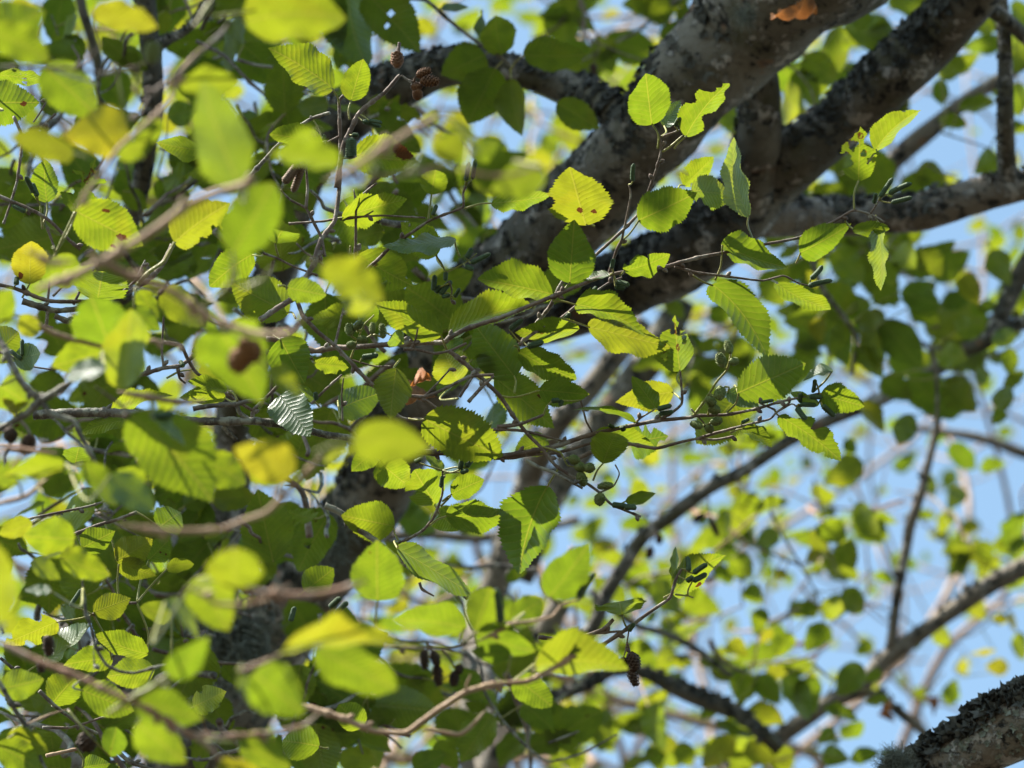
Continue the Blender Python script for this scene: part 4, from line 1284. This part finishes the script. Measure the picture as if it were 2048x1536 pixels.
# near lichen-crusted bough at the lower right corner
t = thing("bough", "pinkish bough crusted with curly dark lichen, cutting the lower right corner", "branch", at(2150, 1190, 4.3))
me, V, path, rad, sides = limb_mesh([(2400, 1190, 4.25, 140), (2250, 1305, 4.28, 134), (2140, 1380, 4.3, 130), (2045, 1440, 4.3, 128), (1940, 1505, 4.32, 122), (1850, 1565, 4.35, 114), (1720, 1650, 4.4, 104)], "wood", M_BARKW, bump=0.10, sides=48, step=0.006, seed=6.6, bscale=22)
o = part(me, "wood", t)
A1 = lichen_mesh(V, path, rad, sides, 1500, 0.0052, (UPV * 0.85 - RGT * 0.5).normalized(), 0.90, M_LICHD, 61, curl=2.4); l1 = link("lichen", A1, o); l1["kind"] = "stuff"; l1["label"] = "dark curly lichen along the top edge"
A2 = lichen_mesh(V, path, rad, sides, 220, 0.0034, (-FWD * 0.8 + UPV * 0.5).normalized(), 0.55, M_LICH, 62); l2 = link("lichen", A2, o); l2["kind"] = "stuff"; l2["label"] = "small pale lichen lobes"

bough("upright lichened branch at upper left, forking near the top edge", [(286, -60, 4.9, 40), (292, 10, 4.9, 40), (298, 80, 4.9, 42), (306, 150, 4.9, 42), (306, 215, 4.9, 38), (296, 290, 4.92, 36), (282, 370, 4.95, 37), (262, 435, 5.0, 38), (245, 560, 5.1, 40), (235, 760, 5.3, 60)], lich=240, seed=7.1,
      forks=[[(312, 95, 4.88, 26), (340, 78, 4.82, 20), (372, 60, 4.75, 18), (408, 22, 4.68, 16), (435, -30, 4.6, 15)]], lsize=0.0036, bump=0.14)
bough("smooth dark grey branch left of the upright lichened one", [(155, -60, 5.5, 20), (163, 10, 5.5, 19), (180, 65, 5.5, 20), (194, 115, 5.5, 20), (199, 165, 5.5, 19), (194, 230, 5.5, 18), (180, 320, 5.5, 18), (150, 430, 5.5, 20)], seed=7.7, bump=0.05)
bough("broad shadowed stem behind leaves, low on the left side", [(210, 760, 5.6, 80), (225, 860, 5.6, 86), (236, 950, 5.6, 90), (250, 1080, 5.6, 95), (262, 1200, 5.6, 110), (240, 1330, 5.6, 115), (190, 1450, 5.6, 115), (150, 1580, 5.6, 120)], lich=120, seed=8.2, ground=(120, 1900, 5.7), mat=M_BARKW)
bough("long dark bough curving from the right edge down to lower centre", [(2075, 500, 6.0, 44), (2035, 560, 6.0, 38), (2005, 625, 6.0, 36), (1975, 680, 6.0, 30), (1925, 702, 6.0, 28), (1870, 740, 6.0, 28), (1760, 800, 6.0, 28), (1665, 838, 6.0, 27), (1580, 880, 6.0, 27), (1490, 940, 6.0, 27), (1420, 975, 6.0, 27), (1345, 1030, 6.0, 28), (1285, 1075, 6.0, 28), (1250, 1130, 6.0, 28), (1212, 1190, 6.0, 28), (1180, 1260, 6.0, 27), (1080, 1330, 6.05, 26)], seed=9.1, bump=0.08, lich=60,
      forks=[[(2080, 640, 6.0, 34), (2030, 650, 6.0, 32), (1985, 672, 6.0, 30)]])
bough("pale grey bough forking at lower right against open blue sky", [(2120, 1105, 6.5, 36), (2040, 1140, 6.5, 38), (1985, 1168, 6.5, 36), (1930, 1205, 6.5, 34), (1880, 1240, 6.5, 32), (1825, 1280, 6.5, 36), (1765, 1325, 6.5, 36), (1720, 1375, 6.5, 36), (1650, 1412, 6.5, 36), (1590, 1455, 6.5, 36), (1480, 1530, 6.5, 38), (1380, 1600, 6.5, 40)], mat=M_BARKW, seed=10.3, bump=0.09, lich=70,
      forks=[[(1782, 1300, 6.5, 26), (1790, 1230, 6.5, 20), (1800, 1160, 6.5, 21), (1812, 1100, 6.5, 22), (1820, 1050, 6.5, 24), (1838, 1000, 6.5, 21), (1856, 930, 6.5, 18), (1874, 850, 6.5, 15), (1880, 760, 6.5, 12)],
             [(1690, 1385, 6.5, 26), (1750, 1388, 6.5, 20), (1800, 1425, 6.5, 20), (1845, 1462, 6.5, 19), (1870, 1500, 6.5, 18), (1910, 1580, 6.5, 18)]])
bough("dark mossy bough crossing low behind the two brown cones", [(1000, 1440, 6.0, 24), (1110, 1395, 6.0, 22), (1175, 1370, 6.0, 22), (1230, 1340, 6.0, 24), (1290, 1345, 6.0, 27), (1340, 1370, 6.0, 32), (1400, 1395, 6.0, 36), (1480, 1430, 6.0, 30), (1560, 1500, 6.0, 24)], seed=11.1, lich=160, bump=0.12)
bough("thin dark branch behind, above the dark mossy bough", [(1180, 1180, 6.2, 14), (1265, 1247, 6.2, 14), (1330, 1267, 6.2, 14), (1395, 1300, 6.2, 15), (1440, 1335, 6.2, 14), (1475, 1360, 6.2, 12)], seed=11.9, sides=14)
bough("pale tan bough leaning up behind the green cones", [(1290, 640, 6.7, 40), (1240, 705, 6.7, 44), (1180, 780, 6.7, 46), (1110, 860, 6.7, 48), (1060, 960, 6.8, 52), (1020, 1080, 6.8, 54), (980, 1200, 6.8, 56)], mat=M_BARKW, seed=12.2, lich=60)
bough("dark grey bough leaning beside the pale tan one", [(1370, 600, 6.4, 42), (1310, 705, 6.4, 62), (1245, 790, 6.4, 60), (1185, 870, 6.4, 58), (1130, 950, 6.4, 56), (1090, 1030, 6.4, 52), (1040, 1160, 6.4, 54)], seed=12.9, lich=80)
bough("pale blotched bough rising from the bottom edge right of centre", [(1130, 1190, 6.6, 46), (1065, 1310, 6.6, 48), (1035, 1390, 6.6, 50), (1010, 1460, 6.6, 52), (985, 1560, 6.6, 56)], mat=M_BARKW, seed=13.4, lich=60, ground=(950, 1800, 6.7))
bough("reddish tan branch slanting behind the right fork", [(2060, 120, 6.2, 22), (1990, 165, 6.2, 26), (1935, 200, 6.2, 30), (1880, 245, 6.2, 34), (1830, 285, 6.2, 40), (1780, 330, 6.2, 38), (1700, 400, 6.2, 36)], mat=M_BARKW, seed=14.2)
bough("pale sunlit branch far off near the right edge", [(2100, 920, 7.8, 22), (2040, 905, 7.8, 24), (1990, 885, 7.8, 22), (1930, 870, 7.8, 18), (1870, 862, 7.8, 14), (1800, 850, 7.8, 10)], mat=M_BARKW, seed=15.2, sides=16)
bough("pale sunlit branch far behind the lower centre leaves", [(760, 1075, 7.5, 26), (850, 1068, 7.5, 24), (950, 1075, 7.5, 24), (1050, 1062, 7.5, 20), (1160, 1040, 7.5, 16)], mat=M_BARKW, seed=15.9, sides=16)

# beard lichen tufts
def tuft(label, p, size, seed, n=220):
    rr = random.Random(seed); A = Acc()
    for _ in range(n):
        d = Vector((rr.gauss(0, 1), rr.gauss(0, 1), rr.gauss(0, 1))).normalized(); b = p + d * size * 0.15
        pts = [b]
        for k in range(5):
            d = (d + Vector((rr.gauss(0, .7), rr.gauss(0, .7), rr.gauss(0, .7) - 0.12))).normalized(); pts.append(pts[-1] + d * size * 0.17)
        V, F = tube(np.array([tuple(q) for q in pts]), [size * 0.012 * (1 - 0.12 * k) for k in range(6)], 3, cap=False); A.add(V, F)
    o = link("lichen_tuft", A.mesh("lichen_tuft", M_LICH), None, None)
    for v in o.data.vertices: v.co -= p
    o.location = p; tag(o, label, "lichen")
tuft("grey green beard lichen tuft on the trunk at lower left", at(470, 1290, 5.15), 0.09, 5, 420)
tuft("smaller wispy lichen tuft on the trunk by its lower twigs", at(640, 1075, 5.1), 0.06, 6, 300)
tuft("pale green beard lichen tuft under the crusted corner bough", at(1790, 1530, 4.27), 0.026, 8, 900)
tuft("faint greenish lichen tuft high on the trunk near the dead leaf", at(1490, 30, 4.63), 0.022, 9, 160)

# ---------------------------------------------------------------- hand placed twigs
TX = {0: (0, 0), 1: (680, 0), 2: (1348, 0), 3: (0, 500), 4: (680, 500), 5: (1348, 500), 6: (0, 1011), 7: (680, 1011), 8: (1348, 1011)}
SC = 700.0 / 2048.0
def parse(tokens, tile=None):
    """points (full photo pixels), the bare numbers and the options of one line"""
    pts = []; nums = []; opt = {}; words = []
    for tk in tokens:
        if tk.endswith(':') and tk[:-1].isdigit(): tile = int(tk[:-1])
        elif '=' in tk: k, v = tk.split('='); opt[k] = float(v)
        elif ',' in tk:
            x, y = map(float, tk.split(',')); pts.append((TX[tile][0] + x * SC, TX[tile][1] + y * SC, len(nums)))
        elif tk == ':': pass
        else:
            try: nums.append(float(tk))
            except ValueError: words.append(tk)
    return pts, nums, opt, words
def petiole_mesh(p0, p1, r, sag, rr):
    mid = (p0 + p1) * 0.5 + Vector((rr.gauss(0, .06), rr.gauss(0, .06), rr.gauss(0, .06) + sag)) * (p1 - p0).length
    path = catmull([tuple(p0), tuple(mid), tuple(p1)], 6)
    return tube(path, np.linspace(r * 1.35, r, len(path)), 7)
nid = [100]
ALL_LEAVES = []
def build(text):
    cur = None
    blocks = []
    for line in text.strip().splitlines():
        if not line.strip() or line.startswith('#'): continue
        if line.startswith('='):
            nm, cat, lab, D = [s.strip() for s in line[1:].split('|')]; blocks.append((nm, cat, lab, float(D), []))
        else: blocks[-1][4].append(line.split())
    for nm, cat, lab, D, rows in blocks:
        front = D < 3.66
        if front: D = 4.0 - (4.0 - D) * 1.45
        nid[0] += 1; sd = nid[0]; rr = random.Random(sd)
        wa, wb, wc = rr.uniform(0.003, 0.006), rr.uniform(0.003, 0.006), rr.random() * 6
        def dep(x, y): return D + 0.035 * math.sin(x * wa + wc) + 0.03 * math.sin(y * wb + wc * 2)
        stems = [r for r in rows if r[0] == 's']
        first = parse(rows[0][1:])[0][0]
        root = at(first[0], first[1], dep(first[0], first[1]))
        single = nm == 'dry_leaf'
        T = None if single else thing(nm, lab, cat, root)
        stem_px = []; acc = {}; back = Matrix.Translation(-root)
        for r in stems:
            pts, nums, opt, words = parse(r[1:]); fk = 0.66 if front else 1.0; r0, r1 = nums[0] * SC / 2 * fk, nums[1] * SC / 2 * fk; mt = words[0] if words else 'b'
            ctl = [np.array((x, y)) for x, y, _ in pts]; lin = np.array([ctl[i] + (ctl[i + 1] - ctl[i]) * k / 7 for i in range(len(ctl) - 1) for k in range(7)] + [ctl[-1]])
            cr = 0.5 * catmull(ctl, 7) + 0.5 * lin
            for x, y in cr: stem_px.append((x, y))
            n = len(cr); P = []; Rr = []
            L = np.concatenate([[0], np.cumsum(np.linalg.norm(np.diff(cr, axis=0), axis=1))]); s = np.arange(0, L[-1], 5.0 if D < 4.6 else 8.0); s = np.append(s, L[-1])
            fx, fy = np.interp(s, L, cr[:, 0]), np.interp(s, L, cr[:, 1]); nd = [rr.uniform(0, L[-1]) for _ in range(max(1, int(L[-1] / 75)))]
            kin = np.cumsum([rr.gauss(0, .25) for _ in s]); kin = kin - np.linspace(0, 1, len(s)) * kin[-1] - 0
            for i, (x, y) in enumerate(zip(fx, fy)):
                f = s[i] / max(1e-6, L[-1]); rad = r0 + (r1 - r0) * f
                rad *= 1.0 if not front else min(1.0, 0.35 + s[i] / 60.0, 0.35 + (L[-1] - s[i]) / 60.0)
                rad *= 1 + (0.5 if front else 0.30) * sum(math.exp(-((s[i] - q) / 5.0) ** 2) for q in nd) + 0.05 * math.sin(s[i] * 0.35 + sd)
                dd = dep(x, y); P.append(tuple(at(x + kin[i] * 0.3, y + kin[i] * 0.3, dd))); Rr.append(max(0.7, rad) * KPX * dd)
            V, F = tube(np.array(P), Rr, 12 if D < 4.6 else 8, 0.10 if mt in 'bg' else 0.05, 260.0, sd)
            acc[(mt, len(acc))] = cura = Acc(); cura.add(V, F)
            if mt != 'y' and D < 4.5:                        # small buds on the twig
                for q in nd:
                    if rr.random() < 0.55:
                        i = min(len(P) - 2, int(np.searchsorted(s, q))); p = Vector(P[i]); d = (Vector(P[i + 1]) - p).normalized()
                        sd_ = d.cross(FWD).normalized() * rr.choice((-1, 1)); q1 = p + (d * 0.7 + sd_ * 0.8).normalized() * (Rr[i] + 0.0045)
                        Vb, Fb = tube(catmull([tuple(p), tuple(p + (q1 - p) * 0.55), tuple(q1)], 3), [0.0010, 0.0013, 0.0018, 0.0019, 0.0017, 0.0012, 0.0004], 7); cura.add(Vb, Fb)
        sobj = []
        NAMES = {'b': 'stem', 'g': 'stem', 't': 'stem', 'o': 'stem', 'y': 'green_stem'}
        for (mt, _), a in acc.items():
            o = link(NAMES[mt], a.mesh("stem", M_TW[mt]), T, back); sobj.append(o)
        sp = np.array(stem_px) if stem_px else np.zeros((0, 2))
        for r in rows:
            if r[0] == 'l':
                pts, nums, opt, words = parse(r[1:]); (bx, by, _), (tx, ty, _) = pts[0], pts[1]; nid[0] += 1; sd = nid[0]; rr = random.Random(sd)
                att = pts[2] if len(pts) > 2 else None; wpx = nums[0] * SC; d = opt.get('d', 0.0) + rr.uniform(-0.012, 0.012)
                Db = dep(bx, by) + d; b = at(bx, by, Db); tp = at(tx, ty, Db)
                M, L, W = frame(b, tp, wpx * KPX * Db, opt.get('a', rr.uniform(0.56, 0.78)), rr, bool(opt.get('f', 0)))
                dry = 'b' in opt; sharp = abs(Db - 4.0) < 0.35
                V, F, uv, st = leaf_grid(L, W, sd, teeth=26 if sharp else 20, per=3, half=(14 if (opt.get('k') or opt.get('h')) else 6) if sharp else 4, chew=opt.get('k', 0), holes=int(opt.get('h', 0)), stain_or_ridge=int(opt.get('st', 0)), dry=dry)
                me = mesh_from("leaf", V, F, M_DRY if dry else M_LEAF, uv, True, st)
                if single:
                    o = link("dry_leaf", me, None, M); tag(o, lab, cat); o.color = (opt['b'], 0, 0, 1); continue
                o = link("leaf", me, T, back @ M); ALL_LEAVES.append(o)
                o.color = (min(1, opt.get('y', 0) + abs(rr.gauss(0, 0.06))), {0: 0.0, 1: 0.75, 2: 1.0, 3: 0.2}[int(opt.get('st', 0))], opt.get('g', rr.random() * 0.3), 1)
                if opt.get('k', 0) >= 0.8: o["label"] = "leaf eaten away to ragged lace"
                elif opt.get('y', 0) >= 0.75: o["label"] = "yellowed leaf"
                elif opt.get('st') == 3: o["label"] = "leaf with a large scorched brown patch"
                elif opt.get('h', 0) >= 4: o["label"] = "leaf peppered with holes"
                # petiole
                if att is None and len(sp):
                    q = np.hypot(sp[:, 0] - bx, sp[:, 1] - by); i = int(q.argmin())
                    if q[i] < 130: att = (sp[i, 0], sp[i, 1])
                if att is None: pa = b - M.col[0].xyz * L * 0.22
                else: pa = at(att[0], att[1], dep(att[0], att[1]))
                if (pa - b).length > 0.002:
                    pv, pf = petiole_mesh(pa, b + M.col[0].xyz * L * 0.02, max(0.0007, 0.010 * L if sharp else 0.011 * L), 0.0, rr)
                    pm = mesh_from("petiole", pv, pf, M_TW['y']); po = link("petiole", pm, o, M.inverted())
            elif r[0] == 'c':
                pts, nums, opt, words = parse(r[1:]); (bx, by, _), (tx, ty, _) = pts[:2]; nid[0] += 1; rr = random.Random(nid[0])
                b = at(bx, by, dep(bx, by) - 0.005); e = at(tx, ty, dep(bx, by) - 0.005 + rr.uniform(-0.008, 0.008)); x = (e - b); L = x.length; x.normalize(); z = x.cross(Vector((rr.gauss(0, 1), rr.gauss(0, 1), rr.gauss(0, 1)))).normalized(); y = z.cross(x)
                M = Matrix((x, y, z)).transposed().to_4x4(); M.translation = b
                old = 'o' in words
                o = link("catkin", catkin_mesh(L, nums[0] * SC / 2 * KPX * D, nid[0], M_OLDCAT if old else M_CAT), T, back @ M)
                if old: o["label"] = "dried brown catkin"
                if len(sp):
                    q = np.hypot(sp[:, 0] - bx, sp[:, 1] - by); i = int(q.argmin())
                    if 3 < q[i] < 70:
                        pv, pf = petiole_mesh(at(sp[i, 0], sp[i, 1], dep(sp[i, 0], sp[i, 1])), b, 0.0006, 0, rr); link("stalk", mesh_from("stalk", pv, pf, M_TW['b' if old else 'y']), o, M.inverted())
            elif r[0] == 'n':
                pts, nums, opt, words = parse(r[1:]); (bx, by, _), (tx, ty, _) = pts[:2]; nid[0] += 1; rr = random.Random(nid[0]); kd = words[0]
                b = at(bx, by, dep(bx, by) - 0.006); e = at(tx, ty, dep(bx, by) - 0.006 + rr.uniform(-0.004, 0.004)); x = (e - b); L = x.length; x.normalize(); z = x.cross(Vector((rr.gauss(0, 1), rr.gauss(0, 1), rr.gauss(0, 1)))).normalized(); y = z.cross(x)
                rad = nums[0] * SC / 2 * KPX * D; L = max(L, rad * 2.0)
                M = Matrix((x, y, z)).transposed().to_4x4(); M.translation = b
                o = link("cone", cone_mesh(L, rad, nid[0], M_CONE[kd], kd in 'bk'), T, back @ M)
                if len(sp):
                    q = np.hypot(sp[:, 0] - bx, sp[:, 1] - by); i = int(q.argmin())
                    if 3 < q[i] < 70:
                        pv, pf = petiole_mesh(at(sp[i, 0], sp[i, 1], dep(sp[i, 0], sp[i, 1])), b, 0.0008, 0, rr); link("stalk", mesh_from("stalk", pv, pf, M_TW['y' if kd == 'g' else 'b']), o, M.inverted())
build(NEAR)
build(BACK)

# ---------------------------------------------------------------- filler twigs of the same tree, leaf meshes shared
VAR = []
for k in range(18):
    V, F, uv, st = leaf_grid(1.0, 0.62 + 0.012 * (k % 7), 900 + k, teeth=18, per=3, half=3, chew=0.5 if k % 6 == 5 else 0, holes=2 if k % 5 == 4 else 0, stain_or_ridge=0)
    VAR.append((V, F, uv, mesh_from("leaf", V, F, M_LEAF, uv, True, st)))
def rand_leaf_matrix(p, L, rr, drop=0.35):
    view = (p - CAM).normalized(); up = Vector((0, 0, 1))
    n = (up * rr.uniform(0.2, 1.0) + SUN * rr.uniform(0, 0.6) + view * rr.uniform(-0.1, 1.3) + Vector((rr.gauss(0, .35), rr.gauss(0, .35), rr.gauss(0, .35)))).normalized()
    x = Vector((rr.gauss(0, 1), rr.gauss(0, 1), rr.gauss(0, 1) - drop)); x = (x - n * x.dot(n)).normalized(); y = n.cross(x)
    M = Matrix((x, y, n)).transposed().to_4x4(); M = M @ Matrix.Diagonal((L, L, L, 1)); M.translation = p
    return M
def wander(p, d, n, step, rr, j=0.25, g=0.0):
    P = [p]
    for _ in range(n):
        d = (d + Vector((rr.gauss(0, j), rr.gauss(0, j), rr.gauss(0, j) + g))).normalized(); P.append(P[-1] + d * step)
    return P
def fill(label, box, D, n, seed, twigs=4, size=0.062, mat='g', ylw=0.05):
    rr = random.Random(seed); x0, y0, x1, y1 = box
    T = thing("leafy_twig", label, "twig", at((x0 + x1) / 2, (y0 + y1) / 2, D), None); back = Matrix.Translation(-T.location); A = Acc(); anchors = []
    for k in range(twigs):
        s = at(rr.uniform(x0, x1), rr.uniform(y0, y1), D + rr.uniform(-.15, .15)); e = at(rr.uniform(x0, x1), rr.uniform(y0, y1), D + rr.uniform(-.15, .15))
        d = (e - s).normalized(); ln_ = (x1 - x0 + y1 - y0) * 0.45 * KPX * D; P = wander(s - d * ln_ * 0.3, d, 12, ln_ / 10, rr, 0.16)
        V, F = tube(catmull([tuple(p) for p in P], 3), np.linspace(*((0.0036, 0.0012) if k % 3 == 0 else (0.0021, 0.0008)), 37), 7, 0.08, 200, seed); link("stem", mesh_from("stem", V, F, M_TW[mat if k % 2 == 0 else "b"]), T, back)
        anchors += P[2:]
    for i in range(n):
        a = rr.choice(anchors); L = size * rr.uniform(0.50, 1.35)
        dirv = Vector((rr.gauss(0, 1), rr.gauss(0, 1), rr.gauss(0, 1))).normalized(); b = a + dirv * L * 0.35
        M = rand_leaf_matrix(b, L, rr); me = VAR[rr.randrange(len(VAR))][3]
        o = link("leaf", me, T, back @ M); o.color = (min(1.0, max(0, rr.gauss(ylw, 0.1))), 0.7 if rr.random() < .25 else 0, rr.random() * 0.4, 1)
        pv, pf = petiole_mesh(a, b + M.col[0].xyz * 0.02, 0.0007, 0, rr)
        pm = mesh_from("petiole", pv, pf, M_TW['y']); link("petiole", pm, o, M.inverted())
for spec in FILLS: fill(*spec)

# unseen leaves added up-sun of the picture to shade and dapple the limbs below
def crown(clumps, seed):
    rr = random.Random(seed); LV = []; LF = []; LU = []; off = 0
    for (px, py, D, rad, n, dist) in clumps:
        c = at(px, py, D) + SUN * dist
        for i in range(n):
            p = c + Vector((rr.gauss(0, rad), rr.gauss(0, rad), rr.gauss(0, rad))); q = p - CAM; dz = q.dot(FWD)
            fx, fy = 1024 + q.dot(RGT) / (KPX * dz), 768 - q.dot(UPV) / (KPX * dz)
            if -160 < fx < 2210 and -160 < fy < 1700: continue
            M = np.array(rand_leaf_matrix(p, 0.07 * rr.uniform(0.7, 1.3), rr)); V, F, uv, _ = FV[rr.randrange(len(FV))]
            LV.append(V @ M[:3, :3].T + M[:3, 3]); LF.append(np.asarray(F) + off); LU.append(uv); off += len(V)
    o = link("foliage", mesh_from("foliage", np.concatenate(LV), np.concatenate(LF), M_FAR, np.concatenate(LU)), alder, Matrix.Translation(-alder.location)); o["kind"] = "stuff"  # added out-of-view leaves, there only to cast shade
FV = [leaf_grid(1.0, 0.66, 700 + k, teeth=8, per=2, half=2) for k in range(8)]
crown(SHADE_CLUMPS, 77)

# ---------------------------------------------------------------- trees standing behind, seen out of focus
def far_tree(label, boxes, D0, D1, seed, size=0.06, stemx=None, nbr=6, pale=True):
    """boxes: (x0,y0,x1,y1,leaf count) windows of photo pixels filled by this tree's crown at depths D0..D1"""
    rr = random.Random(seed); cx = sum((b[0] + b[2]) / 2 for b in boxes) / len(boxes); cy = max(b[3] for b in boxes)
    foot = gpt(cx if stemx is None else stemx, 1700, (D0 + D1) / 2, 0, 0.5)
    T = thing("background_tree", label, "tree", foot); back = Matrix.Translation(-foot)
    top = at(cx if stemx is None else stemx, 1780, (D0 + D1) / 2)
    pth = catmull([tuple(foot), tuple(foot.lerp(top, 0.5) + Vector((rr.gauss(0, .15), rr.gauss(0, .15), 0))), tuple(top)], 14)
    V, F = tube(pth, np.linspace(0.16, 0.05, len(pth)), 18, 0.1, 10, seed); link("trunk", mesh_from("trunk", V, F, M_BARK), T, back)
    B = Acc(); LV = []; LF = []; LU = []; off = 0
    for (x0, y0, x1, y1, n) in boxes:
        ends = []
        for k in range(nbr):
            e = at(rr.uniform(x0, x1), rr.uniform(y0, y1), rr.uniform(D0, D1)); s = top.lerp(e, 0.25) + Vector((rr.gauss(0, .5), rr.gauss(0, .2), 0))
            m = s.lerp(e, 0.5) + Vector((rr.gauss(0, .3), rr.gauss(0, .12), rr.gauss(0, .2)))
            P = catmull([tuple(top), tuple(s), tuple(m), tuple(e)], 8); V, F = tube(P, np.linspace(0.012, 0.003, len(P)), 8, 0.08, 40, seed); B.add(V, F)
        for q in range(max(6, n // 7)):
            a = at(rr.uniform(x0, x1), rr.uniform(y0, y1), rr.uniform(D0, D1)); d = Vector((rr.gauss(0, 1), rr.gauss(0, .6), rr.gauss(0.1, .8))).normalized(); W = wander(a, d, 11, 0.06, rr, 0.2)
            V, F = tube(catmull([tuple(w_) for w_ in W], 2), np.linspace(0.0042, 0.0012, 23), 5); B.add(V, F); ends += W[1:]
        for i in range(n):
            a = rr.choice(ends) if rr.random() < 0.6 else at(rr.uniform(x0, x1), rr.uniform(y0, y1), rr.uniform(D0, D1)); L = size * rr.uniform(0.6, 1.3)
            p = a + Vector((rr.gauss(0, .05), rr.gauss(0, .05), rr.gauss(0, .05))); M = np.array(rand_leaf_matrix(p, L, rr)); V, F, uv, _ = FV[rr.randrange(len(FV))]
            LV.append(V @ M[:3, :3].T + M[:3, 3]); LF.append(np.asarray(F) + off); LU.append(uv); off += len(V)
    link("branches", B.mesh("branches", M_TW['t'] if pale else M_TW['g']), T, back)
    fo = link("foliage", mesh_from("foliage", np.concatenate(LV), np.concatenate(LF), M_FAR, np.concatenate(LU)), T, back); fo["kind"] = "stuff"
for spec in FARS: far_tree(*spec)
